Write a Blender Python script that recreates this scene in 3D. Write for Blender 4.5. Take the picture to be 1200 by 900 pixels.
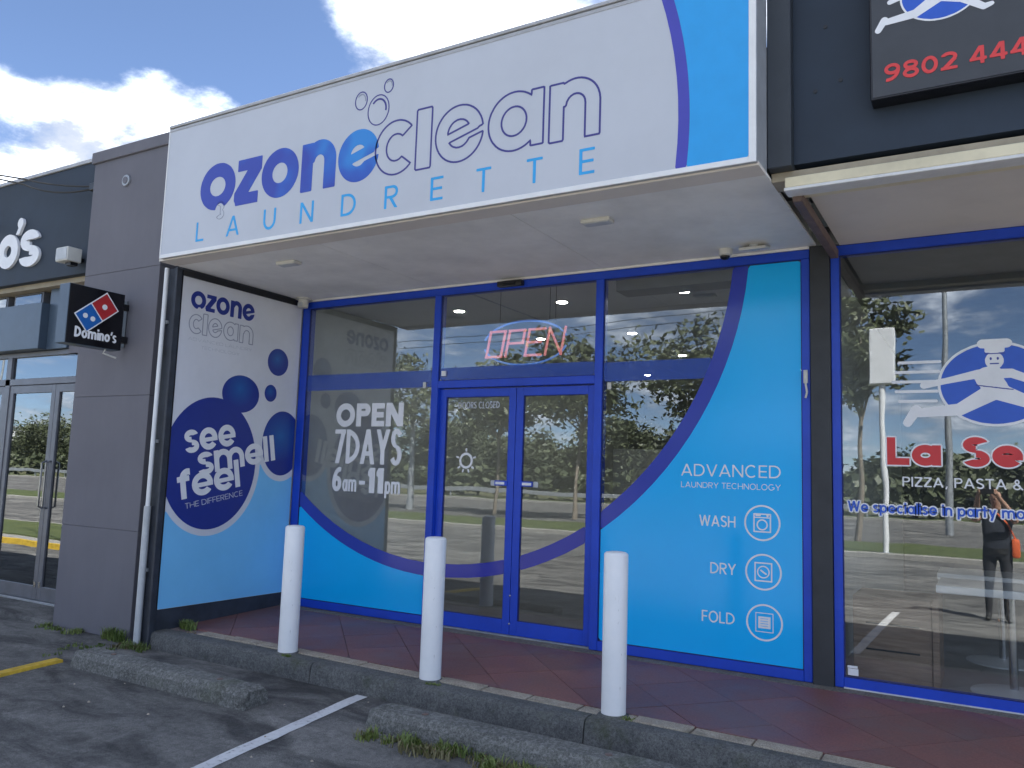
import bpy, bmesh, math, random
import numpy as np
from mathutils import Vector, Matrix

for o in list(bpy.data.objects):
    bpy.data.objects.remove(o, do_unlink=True)
scene = bpy.context.scene
COL = scene.collection
rnd = random.Random(7)

# ---------------------------------------------------------------- camera
cam_d = bpy.data.cameras.new('camera')
cam = bpy.data.objects.new('camera', cam_d)
COL.objects.link(cam)
CAM = Vector((6.3732, -6.3257, 1.4145))
YAW, PITCH, ROLL = -0.53042, 0.111747, 0.032966
fw = Vector((math.sin(YAW)*math.cos(PITCH), math.cos(YAW)*math.cos(PITCH), math.sin(PITCH)))
rt = Vector((math.cos(YAW), -math.sin(YAW), 0))
up = rt.cross(fw)
r2 = rt*math.cos(ROLL) + up*math.sin(ROLL)
u2 = -rt*math.sin(ROLL) + up*math.cos(ROLL)
mw = Matrix((r2, u2, -fw)).transposed().to_4x4()
mw.translation = CAM
cam.matrix_world = mw
cam_d.sensor_width = 36.0
cam_d.lens = 36.0*949.94/1200.0
cam_d.clip_start = 0.05
cam_d.clip_end = 3000
scene.camera = cam

# ---------------------------------------------------------------- world, sun, exposure
SUN_EL = math.radians(50)
SUN_AZ = math.atan2(0.73, 0.68)          # clockwise from +Y
world = bpy.data.worlds.new('World'); scene.world = world
world.use_nodes = True
wn = world.node_tree.nodes; wl = world.node_tree.links
wn.clear()
w_out = wn.new('ShaderNodeOutputWorld')
w_bg = wn.new('ShaderNodeBackground'); w_bg.inputs['Strength'].default_value = 0.05
sky = wn.new('ShaderNodeTexSky'); sky.sky_type = 'NISHITA'; sky.sun_disc = False
sky.sun_elevation = SUN_EL; sky.sun_rotation = SUN_AZ
sky.air_density = 0.62; sky.dust_density = 0.5; sky.ozone_density = 1.0; sky.altitude = 1800
tc = wn.new('ShaderNodeTexCoord')
# clouds: noise on the view direction, flattened towards the horizon
sep = wn.new('ShaderNodeSeparateXYZ'); wl.new(tc.outputs['Generated'], sep.inputs[0])
def wmath(op, a, b=None, c=None, clamp=False):
    n = wn.new('ShaderNodeMath'); n.operation = op; n.use_clamp = clamp
    for i, v in enumerate((a, b, c)):
        if v is None: continue
        if isinstance(v, (int, float)): n.inputs[i].default_value = v
        else: wl.new(v, n.inputs[i])
    return n.outputs[0]
den = wmath('ADD', wmath('MAXIMUM', sep.outputs['Z'], 0.0), 0.22)
comb = wn.new('ShaderNodeCombineXYZ')
wl.new(wmath('DIVIDE', sep.outputs['X'], den), comb.inputs[0])
wl.new(wmath('DIVIDE', sep.outputs['Y'], den), comb.inputs[1])
def wnoise(scale, detail, rough, off):
    mp = wn.new('ShaderNodeMapping'); mp.inputs['Location'].default_value = off
    wl.new(comb.outputs[0], mp.inputs[0])
    n = wn.new('ShaderNodeTexNoise'); n.inputs['Scale'].default_value = scale
    n.inputs['Detail'].default_value = detail; n.inputs['Roughness'].default_value = rough
    wl.new(mp.outputs[0], n.inputs['Vector']); return n.outputs['Fac']
n_big = wnoise(1.15, 2.0, 0.5, (3.1, 1.7, 0.0))
n_det = wnoise(4.2, 9.0, 0.62, (0.4, 2.2, 0.0))
def pix_dir(px, py):
    q = Vector(((px-600)/949.94, -(py-450)/949.94, -1.0))
    return (mw.to_3x3() @ q).normalized()
def blob(px, py, rad, amp):
    d = pix_dir(px, py)
    vm = wn.new('ShaderNodeVectorMath'); vm.operation = 'DISTANCE'
    wl.new(tc.outputs['Generated'], vm.inputs[0]); vm.inputs[1].default_value = d
    t = wmath('DIVIDE', vm.outputs['Value'], rad)
    return wmath('MULTIPLY', wmath('POWER', 2.718, wmath('MULTIPLY', wmath('MULTIPLY', t, t), -1.0)), amp)
cov = wmath('ADD', wmath('MULTIPLY', n_big, 0.40), wmath('MULTIPLY', n_det, 0.62))
for b in ((205, 95, 0.085, 0.13), (90, 125, 0.11, 0.07), (10, 90, 0.09, 0.08), (20, 170, 0.07, 0.04), (70, 165, 0.06, 0.08), (430, 15, 0.10, 0.12), (560, -10, 0.13, 0.11), (270, 130, 0.05, 0.06)):
    cov = wmath('ADD', cov, blob(*b))
for b in ((200, -10, 0.105, -0.34), (330, 75, 0.065, -0.28), (60, -5, 0.09, -0.28), (15, 150, 0.04, -0.18), (30, 60, 0.04, -0.10)):
    cov = wmath('ADD', cov, blob(*b))
mr = wn.new('ShaderNodeMapRange'); mr.interpolation_type = 'SMOOTHSTEP'
mr.inputs['From Min'].default_value = 0.445; mr.inputs['From Max'].default_value = 0.645  # wide cover, added beyond the view so bright cloud fills the shade
wl.new(cov, mr.inputs['Value'])
shade = wn.new('ShaderNodeMapRange')
shade.inputs['From Min'].default_value = 0.42; shade.inputs['From Max'].default_value = 0.68
shade.inputs['To Min'].default_value = 2.9; shade.inputs['To Max'].default_value = 10.5
wl.new(n_det, shade.inputs['Value'])
ccol = wn.new('ShaderNodeVectorMath'); ccol.operation = 'SCALE'
ccol.inputs[0].default_value = (0.90, 0.97, 1.10); wl.new(shade.outputs[0], ccol.inputs['Scale'])
wmix = wn.new('ShaderNodeMix'); wmix.data_type = 'RGBA'
wl.new(mr.outputs[0], wmix.inputs['Factor'])
wl.new(sky.outputs[0], wmix.inputs['A']); wl.new(ccol.outputs[0], wmix.inputs['B'])
wl.new(wmix.outputs['Result'], w_bg.inputs['Color'])
wl.new(w_bg.outputs[0], w_out.inputs[0])

sun_d = bpy.data.lights.new('sun', 'SUN'); sun_d.energy = 3.9; sun_d.angle = math.radians(0.5)
sun_d.color = (1.0, 0.95, 0.87)
sun = bpy.data.objects.new('sun', sun_d); COL.objects.link(sun)
sdir = Vector((math.sin(SUN_AZ)*math.cos(SUN_EL), math.cos(SUN_AZ)*math.cos(SUN_EL), math.sin(SUN_EL)))
sun.rotation_euler = sdir.to_track_quat('Z', 'Y').to_euler()
sun.location = sdir*60

scene.view_settings.view_transform = 'Standard'
scene.view_settings.look = 'None'
scene.view_settings.exposure = 2.68
scene.view_settings.gamma = 1.0
scene.view_settings.use_curve_mapping = False
scene.render.engine = 'CYCLES'
scene.cycles.max_bounces = 8
scene.cycles.transparent_max_bounces = 16
scene.cycles.glossy_bounces = 4
scene.render.resolution_x = 1024; scene.render.resolution_y = 768

# ---------------------------------------------------------------- material helpers
def new_mat(name):
    m = bpy.data.materials.new(name); m.use_nodes = True
    nt = m.node_tree; b = nt.nodes['Principled BSDF']
    return m, nt, b
def noise(nt, scale, detail=4, rough=0.6, coord='Object', vscale=None, dist=0.0):
    t = nt.nodes.new('ShaderNodeTexCoord')
    n = nt.nodes.new('ShaderNodeTexNoise')
    n.inputs['Scale'].default_value = scale; n.inputs['Detail'].default_value = detail
    n.inputs['Roughness'].default_value = rough; n.inputs['Distortion'].default_value = dist
    if vscale:
        mp = nt.nodes.new('ShaderNodeMapping'); mp.inputs['Scale'].default_value = vscale
        nt.links.new(t.outputs[coord], mp.inputs[0]); nt.links.new(mp.outputs[0], n.inputs['Vector'])
    else:
        nt.links.new(t.outputs[coord], n.inputs['Vector'])
    return n.outputs['Fac']
def ramp(nt, fac, stops):
    r = nt.nodes.new('ShaderNodeValToRGB')
    while len(r.color_ramp.elements) < len(stops): r.color_ramp.elements.new(0.5)
    for e, (p, c) in zip(r.color_ramp.elements, stops):
        e.position = p; e.color = (*c, 1) if len(c) == 3 else c
    nt.links.new(fac, r.inputs[0]); return r.outputs[0]
def mixc(nt, fac, a, b, blend='MIX'):
    m = nt.nodes.new('ShaderNodeMix'); m.data_type = 'RGBA'; m.blend_type = blend
    for nm, v in (('Factor', fac), ('A', a), ('B', b)):
        if isinstance(v, (int, float)): m.inputs[nm].default_value = v
        elif isinstance(v, tuple): m.inputs[nm].default_value = (*v, 1)
        else: nt.links.new(v, m.inputs[nm])
    return m.outputs['Result']
def bump(nt, b, h, strength=0.3, dist=0.01):
    n = nt.nodes.new('ShaderNodeBump'); n.inputs['Strength'].default_value = strength
    n.inputs['Distance'].default_value = dist
    nt.links.new(h, n.inputs['Height']); nt.links.new(n.outputs[0], b.inputs['Normal'])
def plain(name, col, rough=0.5, metal=0.0, var=0.10, scale=6.0, spec=0.5, bmp=0.0, emis=None, estr=0.0):
    """painted surface: base colour with a little dirt and unevenness"""
    m, nt, b = new_mat(name)
    f = noise(nt, scale, 6, 0.65)
    c0 = tuple(max(0, c*(1-var*1.6)) for c in col); c1 = tuple(min(1, c*(1+var*0.6)) for c in col)
    nt.links.new(ramp(nt, f, [(0.3, c0), (0.62, c1)]), b.inputs['Base Color'])
    b.inputs['Roughness'].default_value = rough; b.inputs['Metallic'].default_value = metal
    b.inputs['Specular IOR Level'].default_value = spec
    if bmp: bump(nt, b, noise(nt, scale*12, 4, 0.6), bmp, 0.004)
    if emis:
        b.inputs['Emission Color'].default_value = (*emis, 1); b.inputs['Emission Strength'].default_value = estr
    return m
MT = {}
MT['fascia_white'] = plain('fascia_white', (0.52, 0.54, 0.59), 0.38, var=0.035, scale=1.2)
MT['sign_frame'] = plain('sign_frame_white', (0.78, 0.78, 0.78), 0.4, var=0.04)
MT['cap_grey'] = plain('cap_grey', (0.42, 0.42, 0.43), 0.5, 0.2)
MT['silver'] = plain('silver_return', (0.42, 0.44, 0.47), 0.45, 0.3)
MT['cyan'] = plain('sign_light_blue', (0.02, 0.34, 0.76), 0.35, var=0.03)
MT['navy_print'] = plain('navy_print', (0.035, 0.05, 0.32), 0.4, var=0.05)
MT['purple_blue'] = plain('violet_blue_band', (0.06, 0.06, 0.42), 0.4, var=0.04)
MT['outline'] = plain('outline_print', (0.05, 0.045, 0.24), 0.4, var=0.05)
MT['cyan_print'] = plain('light_blue_print', (0.03, 0.36, 0.75), 0.4, var=0.05)
MT['grey_print'] = plain('grey_print', (0.30, 0.32, 0.40), 0.5)
MT['pale_print'] = plain('pale_print', (0.52, 0.54, 0.60), 0.5)
MT['white_print'] = plain('white_print', (0.80, 0.80, 0.82), 0.45, var=0.04)
MT['soffit'] = plain('soffit_paint', (0.83, 0.82, 0.79), 0.75, var=0.09, scale=1.6)
MT['soffit2'] = plain('soffit_tan', (0.70, 0.65, 0.60), 0.75, var=0.08, scale=0.9)
MT['frame_blue'] = plain('blue_aluminium', (0.009, 0.06, 0.53), 0.42, var=0.08, scale=3)
MT['vinyl_blue'] = plain('blue_vinyl', (0.004, 0.46, 0.97), 0.16, var=0.02, scale=1)
MT['ring_blue'] = plain('ring_vinyl', (0.035, 0.055, 0.40), 0.16, var=0.03)
MT['black_trim'] = plain('black_trim', (0.012, 0.013, 0.016), 0.4)
MT['dark_pier'] = plain('dark_pier', (0.035, 0.038, 0.044), 0.55, var=0.15)
MT['base_dark'] = plain('dark_plinth', (0.03, 0.036, 0.05), 0.6, var=0.3, scale=5)
def scuffed_white():
    m, nt, b = new_mat('scuffed_white_paint')
    f = noise(nt, 4, 6, 0.65); g = noise(nt, 9, 8, 0.75, vscale=(1.6, 1.6, 0.5)); s = noise(nt, 60, 3, 0.6, vscale=(1, 1, 0.25))
    c = ramp(nt, f, [(0.3, (0.76, 0.77, 0.79)), (0.65, (0.83, 0.83, 0.84))])
    c = mixc(nt, ramp(nt, g, [(0.62, (0, 0, 0)), (0.70, (0.35, 0.35, 0.35))]), c, (0.40, 0.38, 0.34))
    c = mixc(nt, ramp(nt, s, [(0.70, (0, 0, 0)), (0.76, (0.5, 0.5, 0.5))]), c, (0.28, 0.28, 0.28))
    nt.links.new(c, b.inputs['Base Color'])
    nt.links.new(ramp(nt, g, [(0.4, (0.32, 0.32, 0.32)), (0.7, (0.6, 0.6, 0.6))]), b.inputs['Roughness'])
    bump(nt, b, f, 0.06, 0.004); return m
MT['white_paint'] = plain('white_gloss_paint', (0.74, 0.75, 0.77), 0.35, var=0.05, scale=4)
MT['bollard_white'] = scuffed_white()
MT['pvc'] = plain('pvc_grey', (0.50, 0.52, 0.54), 0.45)
MT['brown_strip'] = plain('brown_strip', (0.09, 0.065, 0.05), 0.7, var=0.25)
MT['navy_wall'] = plain('navy_wall', (0.018, 0.030, 0.05), 0.65, var=0.14, scale=1.5, bmp=0.08)
MT['navy_trim'] = plain('slate_trim', (0.035, 0.042, 0.052), 0.5, var=0.1)
MT['sign_black'] = plain('sign_charcoal', (0.045, 0.048, 0.055), 0.4, var=0.08)
MT['sign_black_gloss'] = plain('sign_black', (0.006, 0.006, 0.009), 0.25, var=0.08)
MT['edge_slate'] = plain('slate_blue_edge', (0.065, 0.095, 0.135), 0.35, var=0.08)
MT['cream'] = plain('cream_paint', (0.70, 0.63, 0.45), 0.6, var=0.10, scale=3)
MT['tan'] = plain('tan_board', (0.36, 0.31, 0.23), 0.7, var=0.12)
MT['lip_white'] = plain('white_lip', (0.66, 0.66, 0.66), 0.5)
MT['rust_brown'] = plain('brown_beam', (0.16, 0.11, 0.095), 0.6, var=0.2)
MT['red_print'] = plain('red_print', (0.62, 0.03, 0.035), 0.4, var=0.06)
MT['red_phone'] = plain('red_numbers', (0.70, 0.05, 0.05), 0.45, var=0.06)
MT['mid_blue_print'] = plain('mid_blue_print', (0.02, 0.10, 0.55), 0.4, var=0.05)
MT['domino_red'] = plain('tile_red', (0.45, 0.025, 0.03), 0.4)
MT['domino_blue'] = plain('tile_blue', (0.01, 0.12, 0.42), 0.4)
MT['plastic_white'] = plain('plastic_white', (0.62, 0.61, 0.57), 0.45, var=0.08)
MT['plastic_black'] = plain('plastic_black', (0.012, 0.012, 0.014), 0.35)
MT['lens'] = plain('lens_black', (0.004, 0.004, 0.008), 0.08)
MT['chrome'] = plain('brushed_metal', (0.55, 0.55, 0.56), 0.25, 1.0)
MT['gal'] = plain('galvanised', (0.38, 0.40, 0.42), 0.45, 0.5, var=0.15)
MT['door_grey'] = plain('door_grey', (0.16, 0.165, 0.19), 0.4, 0.3)
MT['in_wall'] = plain('interior_wall', (0.66, 0.68, 0.66), 0.85, var=0.05)
MT['in_ceiling'] = plain('interior_ceiling', (0.6, 0.61, 0.61), 0.85, var=0.03)
MT['in_floor'] = plain('interior_floor', (0.22, 0.22, 0.22), 0.5, var=0.12)
MT['in_floor_light'] = plain('pale_floor', (0.45, 0.43, 0.40), 0.4, var=0.08)
MT['in_dark'] = plain('dark_interior', (0.20, 0.20, 0.205), 0.8)
MT['table_white'] = plain('table_laminate', (0.86, 0.86, 0.86), 0.35, var=0.03)
MT['yellow_paint'] = plain('yellow_paint', (0.55, 0.36, 0.03), 0.7, var=0.22, scale=14, bmp=0.3)
MT['glass_rim'] = plain('blue_gasket', (0.008, 0.02, 0.16), 0.5)
MT['cable'] = plain('cable_black', (0.02, 0.02, 0.022), 0.6)
MT['roofing'] = plain('roof_metal', (0.30, 0.31, 0.32), 0.5, 0.3)
MT['lamp_on'] = plain('downlight_glow', (0.9, 0.9, 0.9), 0.5, emis=(1.0, 0.97, 0.92), estr=12.0)
MT['lamp_spot'] = plain('spot_glow', (0.9, 0.85, 0.7), 0.5, emis=(1.0, 0.9, 0.7), estr=2.0)
MT['neon_red'] = plain('neon_red', (0.78, 0.40, 0.40), 0.3, emis=(1.0, 0.25, 0.25), estr=0.09)
MT['neon_blue'] = plain('neon_blue', (0.16, 0.30, 0.60), 0.3, emis=(0.12, 0.30, 1.0), estr=0.07)
MT['clear_board'] = plain('neon_board', (0.03, 0.03, 0.035), 0.4)

def wood_mat():
    m, nt, b = new_mat('wood_brown')
    f = noise(nt, 3.0, 6, 0.6, vscale=(1.5, 1.5, 16))
    nt.links.new(ramp(nt, f, [(0.3, (0.27, 0.17, 0.115)), (0.7, (0.46, 0.32, 0.22))]), b.inputs['Base Color'])
    b.inputs['Roughness'].default_value = 0.45; return m
MT['wood'] = wood_mat()
def render_mat():
    """grey painted render of the party-wall pillar"""
    m, nt, b = new_mat('grey_render')
    f = noise(nt, 0.9, 5, 0.6); g = noise(nt, 3.0, 6, 0.7, vscale=(3, 3, 0.35))
    base = ramp(nt, f, [(0.3, (0.135, 0.132, 0.155)), (0.7, (0.165, 0.161, 0.185))])
    st = ramp(nt, g, [(0.35, (0.96, 0.96, 0.96)), (0.6, (1, 1, 1))])
    nt.links.new(mixc(nt, 1.0, base, st, 'MULTIPLY'), b.inputs['Base Color'])
    b.inputs['Roughness'].default_value = 0.8
    bump(nt, b, noise(nt, 120, 3, 0.6), 0.15, 0.003); return m
MT['render'] = render_mat()
def asphalt_mat():
    m, nt, b = new_mat('old_asphalt')
    big = noise(nt, 0.55, 4, 0.6, dist=0.4); streak = noise(nt, 1.5, 7, 0.66, vscale=(0.8, 1.9, 1), dist=0.8)
    fine = noise(nt, 150, 2, 0.5); mid = noise(nt, 22, 5, 0.7)
    c = ramp(nt, big, [(0.32, (0.11, 0.11, 0.11)), (0.66, (0.215, 0.211, 0.205))])
    s = ramp(nt, streak, [(0.38, (0.42, 0.42, 0.43)), (0.6, (1.16, 1.15, 1.13))])
    c = mixc(nt, 1.0, c, s, 'MULTIPLY')
    c = mixc(nt, 1.0, c, ramp(nt, mid, [(0.3, (0.72, 0.72, 0.72)), (0.7, (1.2, 1.2, 1.2))]), 'MULTIPLY')
    c = mixc(nt, 1.0, c, ramp(nt, fine, [(0.35, (0.7, 0.7, 0.7)), (0.68, (1.32, 1.3, 1.28))]), 'MULTIPLY')
    # oil spots
    sp = noise(nt, 2.6, 3, 0.5)
    c = mixc(nt, ramp(nt, sp, [(0.66, (0, 0, 0)), (0.76, (0.55, 0.55, 0.55))]), c, (0.035, 0.035, 0.035))
    # cracks
    t = nt.nodes.new('ShaderNodeTexCoord'); v = nt.nodes.new('ShaderNodeTexVoronoi')
    v.feature = 'DISTANCE_TO_EDGE'; v.inputs['Scale'].default_value = 0.8
    wob = nt.nodes.new('ShaderNodeVectorMath'); wob.operation = 'ADD'
    nz = nt.nodes.new('ShaderNodeTexNoise'); nz.inputs['Scale'].default_value = 4; nz.inputs['Detail'].default_value = 5
    nt.links.new(t.outputs['Object'], nz.inputs['Vector'])
    sc = nt.nodes.new('ShaderNodeVectorMath'); sc.operation = 'SCALE'; sc.inputs['Scale'].default_value = 0.35
    nt.links.new(nz.outputs['Color'], sc.inputs[0])
    nt.links.new(t.outputs['Object'], wob.inputs[0]); nt.links.new(sc.outputs[0], wob.inputs[1])
    nt.links.new(wob.outputs[0], v.inputs['Vector'])
    c = mixc(nt, ramp(nt, v.outputs['Distance'], [(0.0, (0.3, 0.3, 0.3)), (0.004, (0, 0, 0))]), c, (0.025, 0.025, 0.025))
    nt.links.new(c, b.inputs['Base Color'])
    b.inputs['Roughness'].default_value = 0.88; b.inputs['Specular IOR Level'].default_value = 0.3
    h = nt.nodes.new('ShaderNodeMath'); h.operation = 'ADD'
    nt.links.new(fine, h.inputs[0]); nt.links.new(mid, h.inputs[1])
    bump(nt, b, h.outputs[0], 0.55, 0.012); return m
MT['asphalt'] = asphalt_mat()
def concrete_mat(name, lo, hi, moss=0.0, lich=0.0, sc=1.0):
    m, nt, b = new_mat(name)
    f = noise(nt, 5*sc, 7, 0.7); g = noise(nt, 75*sc, 5, 0.7); s = noise(nt, 260*sc, 2, 0.5)
    c = ramp(nt, f, [(0.32, lo), (0.68, hi)])
    c = mixc(nt, 1.0, c, ramp(nt, g, [(0.36, (0.62, 0.62, 0.62)), (0.58, (1.12, 1.12, 1.12))]), 'MULTIPLY')
    c = mixc(nt, 1.0, c, ramp(nt, s, [(0.35, (0.7, 0.7, 0.7)), (0.65, (1.25, 1.25, 1.25))]), 'MULTIPLY')
    if lich:
        l = noise(nt, 34*sc, 8, 0.8)
        c = mixc(nt, ramp(nt, l, [(0.51, (0, 0, 0)), (0.56, (lich, lich, lich))]), c, (0.36, 0.365, 0.345))
    if moss:
        q = noise(nt, 2.2*sc, 6, 0.7)
        c = mixc(nt, ramp(nt, q, [(0.56, (0, 0, 0)), (0.68, (moss, moss, moss))]), c, (0.055, 0.065, 0.028))
    nt.links.new(c, b.inputs['Base Color']); b.inputs['Roughness'].default_value = 0.92
    b.inputs['Specular IOR Level'].default_value = 0.25
    h = nt.nodes.new('ShaderNodeMath'); h.operation = 'ADD'; nt.links.new(g, h.inputs[0]); nt.links.new(s, h.inputs[1])
    bump(nt, b, h.outputs[0], 0.35, 0.006); return m
MT['kerb'] = concrete_mat('kerb_concrete', (0.085, 0.087, 0.088), (0.145, 0.145, 0.142), 0.55, 0.12)
MT['wheelstop'] = concrete_mat('wheel_stop_concrete', (0.10, 0.10, 0.095), (0.18, 0.18, 0.17), 0.35, 0.36)
MT['threshold'] = concrete_mat('threshold_concrete', (0.16, 0.145, 0.125), (0.24, 0.22, 0.19), 0.2)
MT['grout'] = concrete_mat('paving_grout', (0.20, 0.15, 0.145), (0.28, 0.22, 0.21))
MT['edging'] = concrete_mat('edging_brick', (0.33, 0.28, 0.22), (0.48, 0.42, 0.34), 0.3, 0.0, 1.4)
MT['pathway'] = concrete_mat('pathway_concrete', (0.25, 0.24, 0.22), (0.36, 0.35, 0.33))
def tile_mat():
    m, nt, b = new_mat('red_paver')
    oi = nt.nodes.new('ShaderNodeObjectInfo')
    f = noise(nt, 3.0, 6, 0.65); g = noise(nt, 70, 3, 0.6)
    c = ramp(nt, f, [(0.3, (0.172, 0.078, 0.071)), (0.7, (0.25, 0.112, 0.10))])
    c = mixc(nt, 1.0, c, ramp(nt, oi.outputs['Random'], [(0, (0.86, 0.87, 0.90)), (1, (1.14, 1.10, 1.06))]), 'MULTIPLY')
    c = mixc(nt, 1.0, c, ramp(nt, g, [(0.3, (0.8, 0.8, 0.8)), (0.7, (1.15, 1.15, 1.15))]), 'MULTIPLY')
    st = noise(nt, 1.1, 6, 0.7)
    gum = nt.nodes.new('ShaderNodeTexVoronoi'); gum.inputs['Scale'].default_value = 5.5; gt = nt.nodes.new('ShaderNodeTexCoord'); nt.links.new(gt.outputs['Object'], gum.inputs['Vector'])
    c = mixc(nt, ramp(nt, gum.outputs['Distance'], [(0.045, (0.55, 0.55, 0.55)), (0.075, (0, 0, 0))]), c, (0.10, 0.085, 0.085))
    c = mixc(nt, ramp(nt, st, [(0.5, (0, 0, 0)), (0.72, (0.6, 0.6, 0.6))]), c, (0.16, 0.125, 0.125))
    nt.links.new(c, b.inputs['Base Color'])
    nt.links.new(ramp(nt, f, [(0.3, (0.42, 0.42, 0.42)), (0.7, (0.62, 0.62, 0.62))]), b.inputs['Roughness'])
    bump(nt, b, g, 0.2, 0.004); return m
MT['tile'] = tile_mat()
def line_mat():
    m, nt, b = new_mat('worn_line_paint')
    f = noise(nt, 30, 5, 0.7); g = noise(nt, 5, 4, 0.6)
    c = ramp(nt, f, [(0.30, (0.20, 0.20, 0.20)), (0.42, (0.62, 0.62, 0.62)), (0.7, (0.72, 0.72, 0.73))])
    c = mixc(nt, 1.0, c, ramp(nt, g, [(0.3, (0.82, 0.82, 0.84)), (0.7, (1, 1, 1))]), 'MULTIPLY')
    nt.links.new(c, b.inputs['Base Color']); b.inputs['Roughness'].default_value = 0.75
    bump(nt, b, f, 0.3, 0.004); return m
MT['line'] = line_mat()
def grass_mat(name, a, b_, rough=0.8):
    m, nt, b = new_mat(name)
    f = noise(nt, 2.5, 7, 0.7); g = noise(nt, 60, 3, 0.6)
    c = ramp(nt, f, [(0.3, a), (0.7, b_)])
    c = mixc(nt, 1.0, c, ramp(nt, g, [(0.3, (0.6, 0.6, 0.6)), (0.7, (1.3, 1.3, 1.2))]), 'MULTIPLY')
    nt.links.new(c, b.inputs['Base Color']); b.inputs['Roughness'].default_value = rough
    bump(nt, b, g, 0.6, 0.03); return m
MT['lawn'] = grass_mat('lawn', (0.05, 0.075, 0.02), (0.11, 0.13, 0.04))
MT['dry_land'] = grass_mat('dry_land', (0.07, 0.08, 0.035), (0.15, 0.14, 0.07))
def leaf_mat(name, a, b_):
    m, nt, b = new_mat(name)
    oi = nt.nodes.new('ShaderNodeObjectInfo'); f = noise(nt, 1.3, 4, 0.6)
    c = ramp(nt, f, [(0.3, a), (0.7, b_)])
    nt.links.new(c, b.inputs['Base Color']); b.inputs['Roughness'].default_value = 0.55
    b.inputs['Transmission Weight'].default_value = 0.0
    return m
MT['gum_leaf'] = leaf_mat('gum_leaf', (0.05, 0.066, 0.032), (0.12, 0.135, 0.07))
MT['dark_leaf'] = leaf_mat('dark_leaf', (0.04, 0.052, 0.028), (0.09, 0.105, 0.05))
MT['weed'] = leaf_mat('weed_blade', (0.08, 0.13, 0.025), (0.19, 0.23, 0.06))
MT['dry_weed'] = leaf_mat('dry_blade', (0.12, 0.11, 0.05), (0.24, 0.21, 0.10))
MT['bark'] = concrete_mat('gum_bark', (0.16, 0.13, 0.10), (0.32, 0.28, 0.23))
def glass_mat(name, base_r=0.06, tint=(0.86, 0.88, 0.88)):
    m = bpy.data.materials.new(name); m.use_nodes = True
    nt = m.node_tree; nt.nodes.clear()
    out = nt.nodes.new('ShaderNodeOutputMaterial'); mix = nt.nodes.new('ShaderNodeMixShader')
    tr = nt.nodes.new('ShaderNodeBsdfTransparent'); tr.inputs[0].default_value = (*tint, 1)
    gl = nt.nodes.new('ShaderNodeBsdfGlossy'); gl.inputs['Roughness'].default_value = 0.0
    gl.inputs['Color'].default_value = (0.93, 0.97, 1.0, 1)
    # Schlick reflectance from the angle of view, alike on both faces of the pane
    ge = nt.nodes.new('ShaderNodeNewGeometry'); dp = nt.nodes.new('ShaderNodeVectorMath'); dp.operation = 'DOT_PRODUCT'
    nt.links.new(ge.outputs['Normal'], dp.inputs[0]); nt.links.new(ge.outputs['Incoming'], dp.inputs[1])
    ab = nt.nodes.new('ShaderNodeMath'); ab.operation = 'ABSOLUTE'; nt.links.new(dp.outputs['Value'], ab.inputs[0])
    om = nt.nodes.new('ShaderNodeMath'); om.operation = 'SUBTRACT'; om.inputs[0].default_value = 1.0; nt.links.new(ab.outputs[0], om.inputs[1])
    pw = nt.nodes.new('ShaderNodeMath'); pw.operation = 'POWER'; pw.inputs[1].default_value = 5.0; nt.links.new(om.outputs[0], pw.inputs[0])
    fr = nt.nodes.new('ShaderNodeMath'); fr.operation = 'MULTIPLY_ADD'; fr.inputs[1].default_value = 0.96; fr.inputs[2].default_value = 0.04; nt.links.new(pw.outputs[0], fr.inputs[0])
    ad = nt.nodes.new('ShaderNodeMath'); ad.operation = 'MULTIPLY_ADD'
    ad.inputs[1].default_value = 1.0-base_r; ad.inputs[2].default_value = base_r; ad.use_clamp = True
    nt.links.new(fr.outputs[0], ad.inputs[0]); nt.links.new(ad.outputs[0], mix.inputs[0])
    nt.links.new(tr.outputs[0], mix.inputs[1]); nt.links.new(gl.outputs[0], mix.inputs[2])
    # very slight roller-wave of tempered glass
    t = nt.nodes.new('ShaderNodeTexCoord'); nz = nt.nodes.new('ShaderNodeTexNoise'); nz.inputs['Scale'].default_value = 2.2
    nz.inputs['Detail'].default_value = 1.0
    nt.links.new(t.outputs['Object'], nz.inputs['Vector'])
    bp = nt.nodes.new('ShaderNodeBump'); bp.inputs['Strength'].default_value = 0.012; bp.inputs['Distance'].default_value = 0.05
    nt.links.new(nz.outputs['Fac'], bp.inputs['Height']); nt.links.new(bp.outputs[0], gl.inputs['Normal'])
    nt.links.new(mix.outputs[0], out.inputs[0]); return m
MT['glass'] = glass_mat('shop_glass')
MT['glass_left'] = glass_mat('grey_glass', 0.16, (0.35, 0.37, 0.38))
def film_mat(name, col, alpha):
    m, nt, b = new_mat(name)
    b.inputs['Base Color'].default_value = (*col, 1); b.inputs['Alpha'].default_value = alpha
    b.inputs['Roughness'].default_value = 0.15; return m
MT['blue_film'] = film_mat('blue_film', (0.04, 0.11, 0.52), 0.5)
MT['ring_film'] = film_mat('ring_film', (0.035, 0.045, 0.40), 0.88)
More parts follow.
